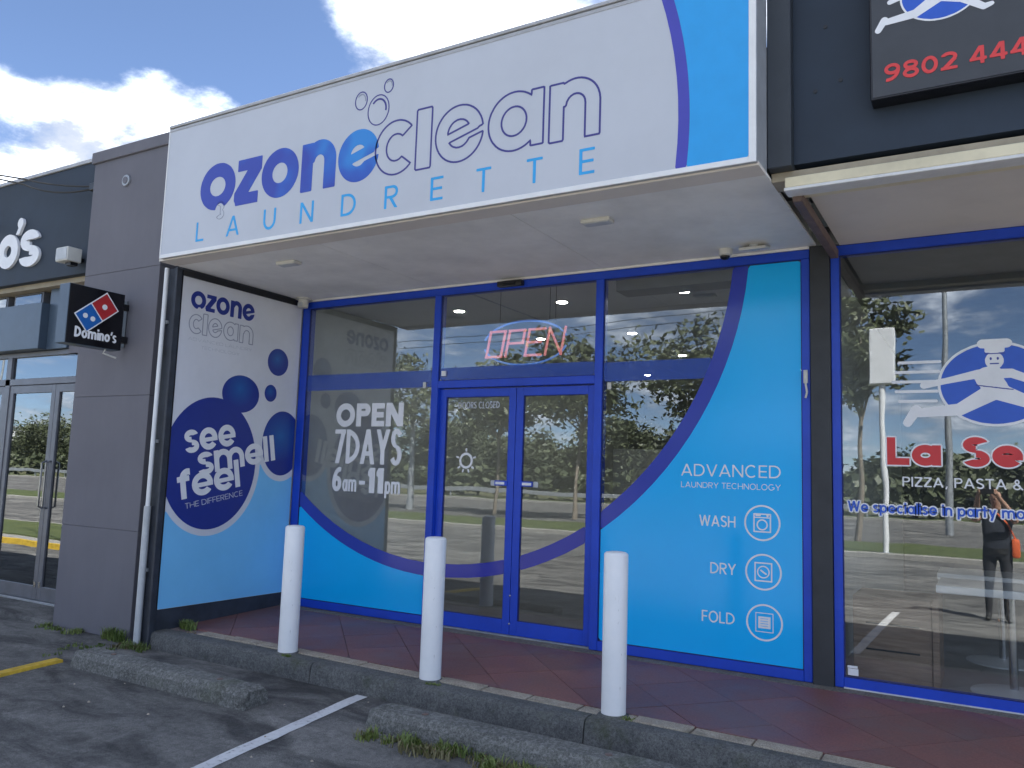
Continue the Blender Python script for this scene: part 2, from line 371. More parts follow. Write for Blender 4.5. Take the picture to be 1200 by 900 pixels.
def print_gradient(name):
    """watery two-tone blue print of the logo word"""
    m, nt, b = new_mat(name)
    t = nt.nodes.new('ShaderNodeTexCoord'); sp = nt.nodes.new('ShaderNodeSeparateXYZ')
    nt.links.new(t.outputs['Generated'], sp.inputs[0])
    nz = noise(nt, 2.4, 2, 0.5, 'Object')
    a = nt.nodes.new('ShaderNodeMath'); a.operation = 'MULTIPLY_ADD'; a.inputs[1].default_value = 0.8
    nt.links.new(sp.outputs['X'], a.inputs[0])
    wv = nt.nodes.new('ShaderNodeMath'); wv.operation = 'MULTIPLY_ADD'; wv.inputs[1].default_value = 0.9; wv.inputs[2].default_value = -0.45
    nt.links.new(sp.outputs['Z'], wv.inputs[0])
    s2 = nt.nodes.new('ShaderNodeMath'); s2.operation = 'ADD'; nt.links.new(wv.outputs[0], s2.inputs[0]); nt.links.new(nz, s2.inputs[1])
    nt.links.new(s2.outputs[0], a.inputs[2])
    c = ramp(nt, a.outputs[0], [(0.55, (0.03, 0.055, 0.38)), (0.72, (0.025, 0.11, 0.50)), (0.86, (0.03, 0.24, 0.64))])
    nt.links.new(c, b.inputs['Base Color']); b.inputs['Roughness'].default_value = 0.4; return m
MT['logo_grad'] = print_gradient('logo_blue_print')
def bubble_mat(cy, cz, r):
    """printed bubble: navy with a paler spot"""
    m, nt, b = new_mat('bubble_print')
    t = nt.nodes.new('ShaderNodeTexCoord'); d = nt.nodes.new('ShaderNodeVectorMath'); d.operation = 'DISTANCE'
    sc = nt.nodes.new('ShaderNodeVectorMath'); sc.operation = 'SCALE'; sc.inputs['Scale'].default_value = 0.5/r
    nt.links.new(t.outputs['Object'], sc.inputs[0]); nt.links.new(sc.outputs[0], d.inputs[0]); d.inputs[1].default_value = (0.0, (cy-0.08*r)*0.5/r, (cz+0.22*r)*0.5/r)
    c = ramp(nt, d.outputs['Value'], [(0.0, (0.018, 0.12, 0.38)), (0.12, (0.016, 0.085, 0.33)), (0.40, (0.014, 0.032, 0.25))])
    nt.links.new(c, b.inputs['Base Color']); b.inputs['Roughness'].default_value = 0.3; return m
MT['bubble_navy'] = plain('bubble_navy', (0.014, 0.032, 0.25), 0.3, var=0.05)
MT['panel_white'] = plain('panel_white', (0.68, 0.69, 0.74), 0.35, var=0.05, scale=2)
MT['panel_blue'] = plain('panel_pale_blue', (0.20, 0.56, 0.90), 0.3, var=0.04, scale=1.5)

# ---------------------------------------------------------------- object helpers
def wloc(o):
    v = Vector((0, 0, 0))
    while o is not None:
        v += o.location; o = o.parent
    return v
def tag(o, label=None, cat=None, group=None, kind=None):
    if label: o['label'] = label
    if cat: o['category'] = cat
    if group: o['group'] = group
    if kind: o['kind'] = kind
    return o
def thing(name, label, cat, loc=(0, 0, 0), group=None):
    o = bpy.data.objects.new(name, None); COL.objects.link(o); o.location = loc
    o.empty_display_size = 0.1
    return tag(o, label, cat, group)
def link_mesh(name, me, mat, parent=None):
    o = bpy.data.objects.new(name, me); COL.objects.link(o)
    if mat is not None and len(me.materials) == 0: me.materials.append(MT[mat] if isinstance(mat, str) else mat)
    if parent is not None: o.parent = parent
    return o
class MB:
    """collects shapes in world coordinates, build() links them as one mesh object"""
    def __init__(s): s.v = []; s.f = []
    def add(s, vs, fs):
        n = len(s.v); s.v += [tuple(p) for p in vs]; s.f += [tuple(i+n for i in f) for f in fs]; return s
    def box(s, x0, x1, y0, y1, z0, z1):
        return s.add([(x0,y0,z0),(x1,y0,z0),(x1,y1,z0),(x0,y1,z0),(x0,y0,z1),(x1,y0,z1),(x1,y1,z1),(x0,y1,z1)],
                     [(0,3,2,1),(4,5,6,7),(0,1,5,4),(1,2,6,5),(2,3,7,6),(3,0,4,7)])
    def prism(s, poly, axis, a, b):
        """poly in the two other axes (x: yz, y: xz, z: xy), extruded a..b along axis"""
        n = len(poly)
        def P(q, t):
            return {'x': (t, q[0], q[1]), 'y': (q[0], t, q[1]), 'z': (q[0], q[1], t)}[axis]
        vs = [P(q, a) for q in poly] + [P(q, b) for q in poly]
        fs = [tuple(range(n))[::-1], tuple(range(n, 2*n))] + [(i, (i+1) % n, n+(i+1) % n, n+i) for i in range(n)]
        return s.add(vs, fs)
    def tube(s, pts, rads, n=12, caps=True):
        pts = [Vector(p) for p in pts]
        if isinstance(rads, (int, float)): rads = [rads]*len(pts)
        vs = []; fs = []; ref = None
        for i, p in enumerate(pts):
            t = (pts[min(i+1, len(pts)-1)] - pts[max(i-1, 0)]).normalized()
            if ref is None: ref = Vector((0, 0, 1)) if abs(t.z) < 0.9 else Vector((1, 0, 0))
            a = t.cross(ref).normalized(); b = t.cross(a).normalized(); ref = -b if (-b).length else ref
            ref = a.cross(t)
            for k in range(n):
                an = 2*math.pi*k/n
                vs.append(p + (a*math.cos(an) + b*math.sin(an))*rads[i])
        for i in range(len(pts)-1):
            for k in range(n):
                fs.append((i*n+k, i*n+(k+1) % n, (i+1)*n+(k+1) % n, (i+1)*n+k))
        if caps:
            fs.append(tuple(range(n))[::-1]); fs.append(tuple(range((len(pts)-1)*n, len(pts)*n)))
        return s.add(vs, fs)
    def lathe(s, prof, c, n=24):
        """prof: (r, z) from bottom to top round a vertical axis at c"""
        vs = []; fs = []
        for r, z in prof:
            for k in range(n):
                a = 2*math.pi*k/n; vs.append((c[0]+r*math.cos(a), c[1]+r*math.sin(a), c[2]+z))
        for i in range(len(prof)-1):
            for k in range(n):
                fs.append((i*n+k, i*n+(k+1) % n, (i+1)*n+(k+1) % n, (i+1)*n+k))
        fs.append(tuple(range(n))[::-1]); fs.append(tuple(range((len(prof)-1)*n, len(prof)*n)))
        return s.add(vs, fs)
    def build(s, name, mat, parent=None, bevel=0.0, smooth=False, seg=1, sharp=40):
        off = wloc(parent) if parent is not None else Vector((0, 0, 0))
        me = bpy.data.meshes.new(name)
        me.from_pydata([(p[0]-off.x, p[1]-off.y, p[2]-off.z) for p in s.v], [], s.f)
        bm = bmesh.new(); bm.from_mesh(me)
        bmesh.ops.recalc_face_normals(bm, faces=bm.faces[:])
        if bevel:
            bmesh.ops.bevel(bm, geom=[e for e in bm.edges if e.calc_face_angle(0) > 0.4], offset=bevel, segments=seg, affect='EDGES', profile=0.5)
        bm.to_mesh(me); bm.free()
        if smooth:
            for p in me.polygons: p.use_smooth = True
            try: me.set_sharp_from_angle(angle=math.radians(sharp))
            except Exception: pass
        me.update()
        return link_mesh(name, me, mat, parent)
def top(o, label, cat, group=None): return tag(o, label, cat, group)
def single(mb, name, mat, origin, label, cat, group=None, bevel=0.0, smooth=False, seg=1):
    o = mb.build(name, mat, None, bevel, smooth, seg)
    off = Vector(origin)
    o.data.transform(Matrix.Translation(-off)); o.location = off
    return tag(o, label, cat, group)
def structure(mb, name, mat, bevel=0.0, smooth=False, seg=1):
    return tag(mb.build(name, mat, None, bevel, smooth, seg), kind='structure')

# ---------------------------------------------------------------- flat print: shapes as distance fields, traced to outlines
def trace(F, xs, ys):
    """marching squares of F<0 on a grid -> closed loops of (x, y)"""
    F = F.copy(); F[0, :] = F[-1, :] = 1.0; F[:, 0] = F[:, -1] = 1.0
    F[np.abs(F) < 1e-9] = 1e-9
    ins = F < 0
    case = ins[:-1, :-1]*1 + ins[:-1, 1:]*2 + ins[1:, 1:]*4 + ins[1:, :-1]*8
    nxt = {}
    # edges: bottom B, right R, top T, left L ; segments keep the inside on the left
    TAB = {1: ['BL'], 2: ['RB'], 3: ['RL'], 4: ['TR'], 5: ['BL', 'TR'], 6: ['TB'], 7: ['TL'],
           8: ['LT'], 9: ['BT'], 10: ['RB', 'LT'], 11: ['RT'], 12: ['LR'], 13: ['BR'], 14: ['LB']}
    def key(e, j, i):
        return {'B': ('h', j, i), 'T': ('h', j+1, i), 'L': ('v', j, i), 'R': ('v', j, i+1)}[e]
    for j, i in zip(*np.nonzero((case > 0) & (case < 15))):
        for s in TAB[int(case[j, i])]:
            nxt[key(s[0], j, i)] = key(s[1], j, i)
    def pos(k):
        t, j, i = k
        if t == 'h':
            a, b = F[j, i], F[j, i+1]; u = a/(a-b); return (xs[i]+u*(xs[i+1]-xs[i]), ys[j])
        a, b = F[j, i], F[j+1, i]; u = a/(a-b); return (xs[i], ys[j]+u*(ys[j+1]-ys[j]))
    loops = []
    while nxt:
        k0 = next(iter(nxt)); k = k0; lp = []
        while k in nxt:
            lp.append(pos(k)); k = nxt.pop(k)
        if k == k0 and len(lp) > 3: loops.append(lp)
    return loops
def rdp(pts, eps):
    P = np.array(pts)
    def rec(a, b):
        if b <= a+1: return []
        d = P[b]-P[a]; L = math.hypot(*d); q = P[a+1:b]-P[a]
        dist = np.abs(d[0]*q[:, 1]-d[1]*q[:, 0])/L if L > 1e-12 else np.hypot(q[:, 0], q[:, 1])
        m = int(dist.argmax())
        if dist[m] < eps: return []
        m += a+1
        return rec(a, m)+[m]+rec(m, b)
    n = len(P); h = n//2
    idx = [0]+rec(0, h)+[h]+rec(h, n-1)+[n-1]
    return [tuple(P[i]) for i in idx]
def shape_loops(fn, x0, x1, y0, y1, res):
    xs = np.arange(x0-2*res, x1+2*res+1e-9, res); ys = np.arange(y0-2*res, y1+2*res+1e-9, res)
    X, Y = np.meshgrid(xs, ys)
    return [rdp(l, res*0.12) for l in trace(fn(X, Y), xs, ys)]
PLANES = {'front': lambda u, v, w, off: (u, off-w, v),      # faces -y
          'side': lambda u, v, w, off: (off+w, u, v)}       # faces +x
def flat(loops, name, mat, parent, plane, off, th=0.0015):
    """filled 2-D outlines as a thin solid sheet standing th proud of plane offset off"""
    cu = bpy.data.curves.new(name, 'CURVE'); cu.dimensions = '2D'; cu.fill_mode = 'BOTH'; cu.extrude = th/2
    for lp in loops:
        s = cu.splines.new('POLY'); s.points.add(len(lp)-1); s.use_cyclic_u = True
        for p, q in zip(s.points, lp): p.co = (q[0], q[1], 0, 1)
    tmp = bpy.data.objects.new('tmp', cu); COL.objects.link(tmp)
    dg = bpy.context.evaluated_depsgraph_get()
    me = bpy.data.meshes.new_from_object(tmp.evaluated_get(dg))
    bpy.data.objects.remove(tmp, do_unlink=True); bpy.data.curves.remove(cu)
    pl = PLANES[plane]; po = wloc(parent) if parent is not None else Vector((0, 0, 0))
    for v in me.vertices:
        v.co = Vector(pl(v.co.x, v.co.y, v.co.z+th/2, off)) - po
    me.materials.clear()
    me.name = name; me.update()
    return link_mesh(name, me, mat, parent)
def ribbons(loops, w, name, mat, parent, plane, off, th=0.0015, closed=True):
    """stroke of width w along each outline"""
    mb = MB(); pl = PLANES[plane]
    for lp in loops:
        P = np.array(lp); n = len(P)
        if closed: T = np.roll(P, -1, 0)-P; 
        else: T = np.vstack([P[1:]-P[:-1], P[-1:]-P[-2:-1]])
        T /= np.maximum(np.hypot(T[:, 0], T[:, 1])[:, None], 1e-9)
        N = np.c_[-T[:, 1], T[:, 0]]; Np = np.roll(N, 1, 0) if closed else np.vstack([N[:1], N[:-1]])
        B = N+Np; B /= np.maximum(np.hypot(B[:, 0], B[:, 1])[:, None], 1e-6)
        k = 1/np.maximum((B*N).sum(1), 0.4)
        A = P+B*(w/2*k)[:, None]; C = P-B*(w/2*k)[:, None]
        vs = [pl(*q, th, off) for q in A]+[pl(*q, th, off) for q in C]+[pl(*q, 0, off) for q in A]+[pl(*q, 0, off) for q in C]
        fs = []
        for i in range(n if closed else n-1):
            j = (i+1) % n
            fs += [(i, j, n+j, n+i), (2*n+i, 2*n+j, j, i), (n+i, n+j, 3*n+j, 3*n+i)]
        mb.add(vs, fs)
    return mb.build(name, mat, parent)

def seg(x0, y0, x1, y1, t):
    def f(X, Y):
        dx, dy = x1-x0, y1-y0; L = math.hypot(dx, dy); ux, uy = dx/L, dy/L
        a = (X-(x0+x1)/2)*ux+(Y-(y0+y1)/2)*uy; b = -(X-(x0+x1)/2)*uy+(Y-(y0+y1)/2)*ux
        return np.maximum(np.abs(a)-L/2, np.abs(b)-t/2)
    return f
def caps(x0, y0, x1, y1, r0, r1=None):
    r1 = r0 if r1 is None else r1
    def f(X, Y):
        dx, dy = x1-x0, y1-y0; h = np.clip(((X-x0)*dx+(Y-y0)*dy)/(dx*dx+dy*dy), 0, 1)
        return np.hypot(X-x0-dx*h, Y-y0-dy*h)-(r0+(r1-r0)*h)
    return f
def ell(cx, cy, rx, ry):
    def f(X, Y):
        k = np.hypot((X-cx)/rx, (Y-cy)/ry)+1e-9; return np.hypot(X-cx, Y-cy)*(1-1/k)
    return f
def ring(cx, cy, rx, ry, t):
    """outer radii rx, ry; stroke t"""
    a, b = ell(cx, cy, rx, ry), ell(cx, cy, rx-t, ry-t)
    return lambda X, Y: np.maximum(a(X, Y), -b(X, Y))
def arc(cx, cy, rx, ry, t, a0, a1):
    """ring limited to angles a0..a1 (degrees, anticlockwise, a1 > a0)"""
    r = ring(cx, cy, rx, ry, t); mid = math.radians((a0+a1)/2); hw = math.radians((a1-a0)/2)
    def f(X, Y):
        an = np.arctan2((Y-cy)/ry, (X-cx)/rx)
        d = np.abs((an-mid+math.pi) % (2*math.pi)-math.pi)
        return np.maximum(r(X, Y), (d-hw)*np.hypot(X-cx, Y-cy))
    return f
def rect(x0, x1, y0, y1):
    return lambda X, Y: np.maximum(np.maximum(x0-X, X-x1), np.maximum(y0-Y, Y-y1))
def U(*fs):
    def f(X, Y):
        r = fs[0](X, Y)
        for g in fs[1:]: r = np.minimum(r, g(X, Y))
        return r
    return f
def I(*fs):
    def f(X, Y):
        r = fs[0](X, Y)
        for g in fs[1:]: r = np.maximum(r, g(X, Y))
        return r
    return f
def N_(g): return lambda X, Y: -g(X, Y)
def clip(g, *b): return I(g, rect(*b))

def glyph(ch, w, t, xh=0.72):
    """letter in a box of width w and cap height 1 (baseline 0), stroke t; returns field"""
    h = 1.0; hs = t*0.88          # horizontal strokes a touch thinner
    cx = w/2; rx = w/2
    S = lambda *a: seg(*a, t)
    H = lambda y, x0=0, x1=w: rect(x0, x1, y-hs/2, y+hs/2)
    V = lambda x, y0=0, y1=1: rect(x, x+t, y0, y1)
    dg = lambda x0, y0, x1, y1: clip(seg(x0-(x1-x0)*.15, y0-(y1-y0)*.15, x1+(x1-x0)*.15, y1+(y1-y0)*.15, t), -1, w+1, min(y0, y1), max(y0, y1))
    X = xh; xm = X/2
    if ch in 'OQ': return ring(cx, .5, rx, .52, t)
    if ch == '0': return ring(cx, .5, rx, .5, t)
    if ch == 'C': return arc(cx+w*.03, .5, rx*1.03, .52, t, 48, 312)
    if ch == 'G': return U(arc(cx, .5, rx, .52, t, 48, 335), rect(cx+w*.08, w, .5-hs, .5), rect(w-t, w, .18, .5))
    if ch == 'D': return U(V(0), clip(ring(w-.5 if w > .5 else 0, .5, min(.5, w), .5, t), max(w-.5, 0), w, 0, 1), rect(0, max(w-.5, .02)+.01, 0, hs), rect(0, max(w-.5, .02)+.01, 1-hs, 1))
    if ch == 'P': return U(V(0), clip(ring(w-.28, .72, .28, .28, t), w-.28, w, .44, 1), rect(0, w-.27, .44, .44+hs), rect(0, w-.27, 1-hs, 1))
    if ch == 'R': return U(glyph('P', w, t), clip(seg(w*.42, .5, w*.97, -.08, t*1.05), 0, w+.2, 0, .5))
    if ch == 'E': return U(V(0), H(hs/2), H(.5, 0, w*.93), H(1-hs/2))
    if ch == 'F': return U(V(0), H(.48, 0, w*.92), H(1-hs/2))
    if ch == 'L': return U(V(0), H(hs/2))
    if ch == 'T': return U(rect(cx-t/2, cx+t/2, 0, 1), H(1-hs/2))
    if ch == 'I': return rect(cx-t/2, cx+t/2, 0, 1)
    if ch == 'H': return U(V(0), V(w-t), H(.5))
    if ch == 'N': return U(V(0), V(w-t), clip(seg(t*.5-.02, 1.02, w-t*.5+.02, -.02, t*1.05), 0, w, 0, 1))
    if ch == 'M': return U(V(0), V(w-t), clip(seg(t*.5, 1.03, cx, .25, t), 0, cx+.01, 0.1, 1), clip(seg(w-t*.5, 1.03, cx, .25, t), cx-.01, w, 0.1, 1))
    if ch == 'A': return U(dg(t*.5, 0, cx, 1), dg(w-t*.5, 0, cx, 1), rect(w*.22, w*.78, .24, .24+hs))
    if ch == 'V': return U(dg(t*.5, 1, cx, 0), dg(w-t*.5, 1, cx, 0))
    if ch == 'W': return U(dg(t*.5, 1, w*.27, 0), dg(w*.27, 0, cx, 1), dg(cx, 1, w*.73, 0), dg(w*.73, 0, w-t*.5, 1))
    if ch == 'Y': return U(dg(t*.5, 1, cx, .42), dg(w-t*.5, 1, cx, .42), rect(cx-t/2, cx+t/2, 0, .46))
    if ch == 'Z': return U(H(hs/2), H(1-hs/2), clip(seg(-.02, -.02, w+.02, 1.02, t*1.25), 0, w, 0, 1))
    if ch == 'U': return U(rect(0, t, .45, 1), rect(w-t, w, .45, 1), clip(ring(cx, .45, rx, .47, t), 0, w, -.05, .451))
    if ch in 'S5': return U(arc(cx, .745, rx*.96, .275, t, 25, 270), arc(cx, .27, rx, .29, t, -155, 90))
    if ch == '3': return U(arc(cx, .74, rx*.95, .27, t, -90, 150), arc(cx, .27, rx, .29, t, -150, 90))
    if ch == '8': return U(ring(cx, .74, rx*.92, .27, t), ring(cx, .28, rx, .30, t))
    if ch == '6': return U(ring(cx, .31, rx, .33, t), clip(arc(cx+w*.28, .36, rx*1.56, .66, t, 80, 185), 0, w*.95, .3, 1.02))
    if ch == '9': return U(ring(cx, .69, rx, .33, t), clip(arc(cx-w*.28, .64, rx*1.56, .66, t, 260, 365), w*.05, w, -.02, .7))
    if ch == '7': return U(H(1-hs/2), clip(seg(w*.28, -.05, w-t*.5, 1.02, t*1.05), 0, w, 0, 1))
    if ch == '1': return U(rect(w-t*1.05, w, 0, 1), clip(seg(w*.06, .68, w-t*.4, 1.02, t*.9), 0, w, .5, 1))
    if ch == '4': return U(rect(w*.62, w*.62+t, 0, 1), rect(0, w, .2, .2+hs), clip(seg(t*.3, .18, w*.62+t*.4, 1.04, t), 0, w*.62+t, .2, 1))
    if ch == '2': return U(arc(cx, .72, rx, .29, t, -25, 165), rect(0, w, 0, hs), clip(seg(t*.3, -.02, w-t*.55, .62, t*1.1), 0, w, 0, .64))
    if ch == '&': return U(ring(w*.42, .76, w*.25, .25, t*.9), ring(w*.40, .27, w*.38, .28, t*.9), seg(w*.3, .6, w*.98, .0, t*.9))
    if ch == '-': return rect(0, w, .36, .36+t)
    if ch == ',': return clip(seg(cx-.06, -.16, cx+.03, t, t*.8), 0, w+.1, -.16, t)
    if ch == "'": return clip(seg(cx-.04, .62, cx+.03, 1.0, t*.85), -.1, w+.1, .66, 1.0)
    # lower case, x-height X
    if ch == 'o': return ring(cx, xm, rx, xm+.015, t)
    if ch == 'c': return arc(cx+w*.04, xm, rx*1.05, xm+.015, t, 44, 316)
    if ch == 'e': return U(arc(cx, xm, rx, xm+.015, t, 0, 322), rect(t*.5, w-.005, xm-hs*.55, xm+hs*.25))
    if ch == 'a': return U(ring(cx-t*.1, xm, rx-t*.1, xm+.015, t), rect(w-t, w, 0, X))
    if ch == 'd': return U(ring(cx-t*.1, xm, rx-t*.1, xm+.015, t), rect(w-t, w, 0, 1))
    if ch == 'p': return U(ring(cx+t*.1, xm, rx-t*.1, xm+.015, t), rect(0, t, -.28, X))
    if ch == 'g': return U(ring(cx-t*.1, xm, rx-t*.1, xm+.015, t), rect(w-t, w, 0, X), arc(cx, -.02, rx, .26, t, 200, 360))
    if ch == 'n': return U(rect(0, t, 0, X), rect(w-t, w, 0, X-rx*.9), clip(ring(cx+t*.05, X-rx*.95, rx-t*.05, rx*.95+.015, t), 0, w, X-rx*.95, X+.05))
    if ch == 'm':
        q = (w+t)/2
        return U(rect(0, t, 0, X), *[U(rect(a+q-t, a+q, 0, X-q*.45), clip(ring(a+q/2, X-q*.48, q/2, q*.48+.015, t), a, a+q, X-q*.48, X+.05)) for a in (0, q-t)])
    if ch == 'r': return U(rect(0, t, 0, X), clip(ring(w*.75, X-w*.75, w*.75, w*.75+.01, t), 0, w, X-w*.75, X+.05))
    if ch == 'u': return U(rect(w-t, w, 0, X), rect(0, t, rx, X), clip(ring(cx, rx, rx, rx+.015, t), 0, w, -.05, rx))
    if ch == 'l': return rect(cx-t/2, cx+t/2, 0, 1)
    if ch == 'i': return U(rect(cx-t/2, cx+t/2, 0, X), rect(cx-t/2, cx+t/2, X+.1, X+.1+t))
    if ch == 't': return U(rect(w*.25, w*.25+t, .0, .95), rect(0, w, X-hs, X))
    if ch == 'f': return U(rect(w*.22, w*.22+t, 0, .74), clip(ring(w*.22+w*.62, .72, w*.62, .30, t), w*.22, w, .72, 1.05), rect(0, w*.92, X-hs, X))
    if ch == 's': return U(arc(cx, X*.735, rx*.97, X*.275+.012, t*.92, 15, 270), arc(cx, X*.265, rx, X*.285+.012, t*.92, -165, 90))
    if ch == 'z': return U(rect(0, w, 0, hs), rect(0, w, X-hs, X), clip(seg(-.02, -.04, w+.02, X+.04, t*1.15), 0, w, 0, X))
    if ch == 'y': return U(dg(t*.5, X, cx, 0), clip(seg(w-t*.5, X, cx-w*.17, -.28, t), -.2, w, -.27, X))
    if ch == 'w': return U(clip(seg(t*.5, X+.04, w*.27, -.04, t), -.1, w, 0, X), clip(seg(w*.27, -.04, cx, X+.04, t), 0, w, 0, X), clip(seg(cx, X+.04, w*.73, -.04, t), 0, w, 0, X), clip(seg(w*.73, -.04, w-t*.5, X+.04, t), 0, w+.1, 0, X))
    return rect(0, w, 0, t)
WID = {'I': .12, 'l': .0, 'i': .0, 'm': 1.02, 'M': .86, 'W': 1.1, 'w': .86, 'f': .40, 't': .42, 'r': .42, 's': .50, 'z': .52, "'": .12, ',': .14, '-': .36, '1': .38,
       'E': .56, 'F': .54, 'L': .52, 'P': .62, 'R': .64, 'S': .60, 'T': .62, 'O': .86, 'C': .80, 'G': .84, 'D': .76, 'N': .74, 'A': .80, 'V': .78, 'Y': .74, 'H': .72, 'U': .72, 'Z': .62, '&': .74,
       'n': .58, 'u': .58, 'o': .68, 'c': .60, 'e': .66, 'a': .66, 'd': .66, 'p': .66, 'g': .66, 'y': .60}
_gc = {}
def glyph_loops(ch, w, t, xh, res):
    k = (ch, round(w, 3), round(t, 3), xh, res)
    if k not in _gc: _gc[k] = shape_loops(glyph(ch, w, t, xh), -.12, w+.12, -.32, 1.08, res)
    return _gc[k]
def text(s, u, v, cap, length=None, t=0.16, xh=0.72, track=0.10, wk=1.0, rot=0.0, shear=0.0, res=None, pos=None, grow=0.0):
    """loops of a line of text: left end u, baseline v, cap height cap, squeezed to length if given"""
    res = res or max(0.018, min(0.05, 0.004/cap)); out = []; x = 0.0; items = []
    for i, ch in enumerate(s):
        if ch == ' ': x += 0.34*wk; continue
        w = max(WID.get(ch, .62)*wk*(1+0.6*max(0, t-.16)), t*1.02 if ch in 'lIi1\'' else t*1.9)
        items.append((ch, w, x if pos is None else None, i)); x += w+track
    total = x-track; sx = (length/cap)/total if length else 1.0
    ca, sa = math.cos(rot), math.sin(rot)
    for ch, w, x0, i in items:
        # keep stroke widths even when squeezed: draw at final width
        w2 = w*sx if ch not in 'lIi\'' else max(w*min(1, sx), t)
        for lp in glyph_loops(ch, w2, t, xh, res):
            q = []
            for a, b in lp:
                a2 = (x0*sx + a if pos is None else a) + shear*b
                du, dv = a2*cap, b*cap
                if pos is not None: du += pos[i]-u
                q.append((u+du*ca-dv*sa, v+du*sa+dv*ca))
            out.append(q)
    return out
def circle_pts(cx, cy, r, n=48, ry=None):
    ry = ry or r
    return [(cx+r*math.cos(2*math.pi*k/n), cy+ry*math.sin(2*math.pi*k/n)) for k in range(n)]
# ================================================================ THE SETTING
def zg(y):
    """car park surface: level at the kerb, falling gently away"""
    if y > -1.8: return -0.2
    if y > -9.0: return -0.2 - 0.03*(-1.8-y)
    return -0.416
def dk(x): return -0.030*max(0.0, x-1.5)      # the kerb line drifts away from the shopfront to the right
def zp(y): return -0.006 - 0.032*(-y)       # pavement falls to the kerb
def sheet(name, mat, x0, x1, ys, zf, nx=2):
    mb = MB(); xs = [x0+(x1-x0)*i/(nx-1) for i in range(nx)]
    vs = [(x, y, zf(y)) for y in ys for x in xs]
    fs = [(j*nx+i, j*nx+i+1, (j+1)*nx+i+1, (j+1)*nx+i) for j in range(len(ys)-1) for i in range(nx-1)]
    mb.add(vs, fs); return structure(mb, name, mat)
sheet('terrain', 'dry_land', -900, 900, [-900, 900], lambda y: -0.60)
sheet('car_park', 'asphalt', -60, 60, [-17.0, -9.0, -5.4, -1.8, 0.4], zg)
sheet('road', 'asphalt', -260, 160, [-46.0, -22.0], lambda y: -0.50)
mb = MB().box(-260, 160, -22.0, -17.2, -0.6, -0.33); structure(mb, 'grass_verge', 'lawn')
mb = MB().box(-260, 160, -50.0, -46.2, -0.6, -0.36); structure(mb, 'far_verge', 'lawn')
mb = MB().box(-60, 60, -17.2, -17.0, -0.6, -0.29); structure(mb, 'verge_kerb', 'pathway', 0.02)
mb = MB().box(-260, 160, -46.2, -46.0, -0.6, -0.34); structure(mb, 'road_kerb', 'pathway', 0.02)
for k, y in enumerate((-29.0, -34.0, -39.0)):
    mb = MB()
    x = -200.0
    while x < 120:
        mb.add([(x, y-.07, -.495), (x+3, y-.07, -.495), (x+3, y+.07, -.495), (x, y+.07, -.495)], [(0, 1, 2, 3)]); x += 9
    structure(mb, 'lane_marking', 'line')
# parking bay line, perpendicular to the kerb, worn at the edges
mb = MB(); ys = [-1.62-0.12*i for i in range(48)]
vs = []
for y in ys:
    c = 2.455 + 0.10*(-1.62-y); wl_, wr_ = 0.052+rnd.uniform(-.005, .005), 0.052+rnd.uniform(-.005, .005)
    vs += [(c-wl_, y, zg(y)+.004), (c+wr_, y, zg(y)+.004)]
mb.add(vs, [(2*i, 2*i+1, 2*i+3, 2*i+2) for i in range(len(ys)-1)])
structure(mb, 'bay_line', 'line')
for k, x in enumerate((5.2, 7.95, -3.0)):
    mb = MB()
    mb.add([(x-.05, -1.9 if x > 0 else -4.4, zg(-1.9)+.004 if x > 0 else zg(-4.4)+.004), (x+.05, -1.9 if x > 0 else -4.4, zg(-1.9)+.004 if x > 0 else zg(-4.4)+.004), (x+.05, -6.6, zg(-6.6)+.004), (x-.05, -6.6, zg(-6.6)+.004)], [(0, 1, 2, 3)])
    if x > 3: structure(mb, 'bay_line', 'line')

# ---- pavement: grout bed, red pavers laid diagonally, edging bricks, kerb
PX0, PX1 = -0.05, 8.2
PY0, PY1 = -1.275, -0.105
mb = MB()
for a, b in ((PX0, 1.5), (1.5, PX1)):
    ya, yb = -1.40+dk(a), -1.40+dk(b)
    mb.add([(a, ya, zp(ya)-.012), (b, yb, zp(yb)-.012), (b, 0.02, zp(0.02)-.012), (a, 0.02, zp(0.02)-.012)], [(0, 1, 2, 3)])
pav = structure(mb, 'pavement', 'grout')
mb = MB().prism([(-0.1, zp(-.1)-.011), (0.02, zp(0)-.011), (0.02, zp(0)+.003), (-0.1, zp(-.1)+.003)], 'x', PX0, PX1)
mb.build('threshold_strip', 'threshold', pav)
def clip_poly(poly, fn):
    out = []
    for i, p in enumerate(poly):
        q = poly[(i+1) % len(poly)]; a, b = fn(p), fn(q)
        if a >= 0: out.append(p)
        if (a >= 0) != (b >= 0):
            t = a/(a-b); out.append((p[0]+t*(q[0]-p[0]), p[1]+t*(q[1]-p[1])))
    return out
TS = 0.48; g2 = 0.0025
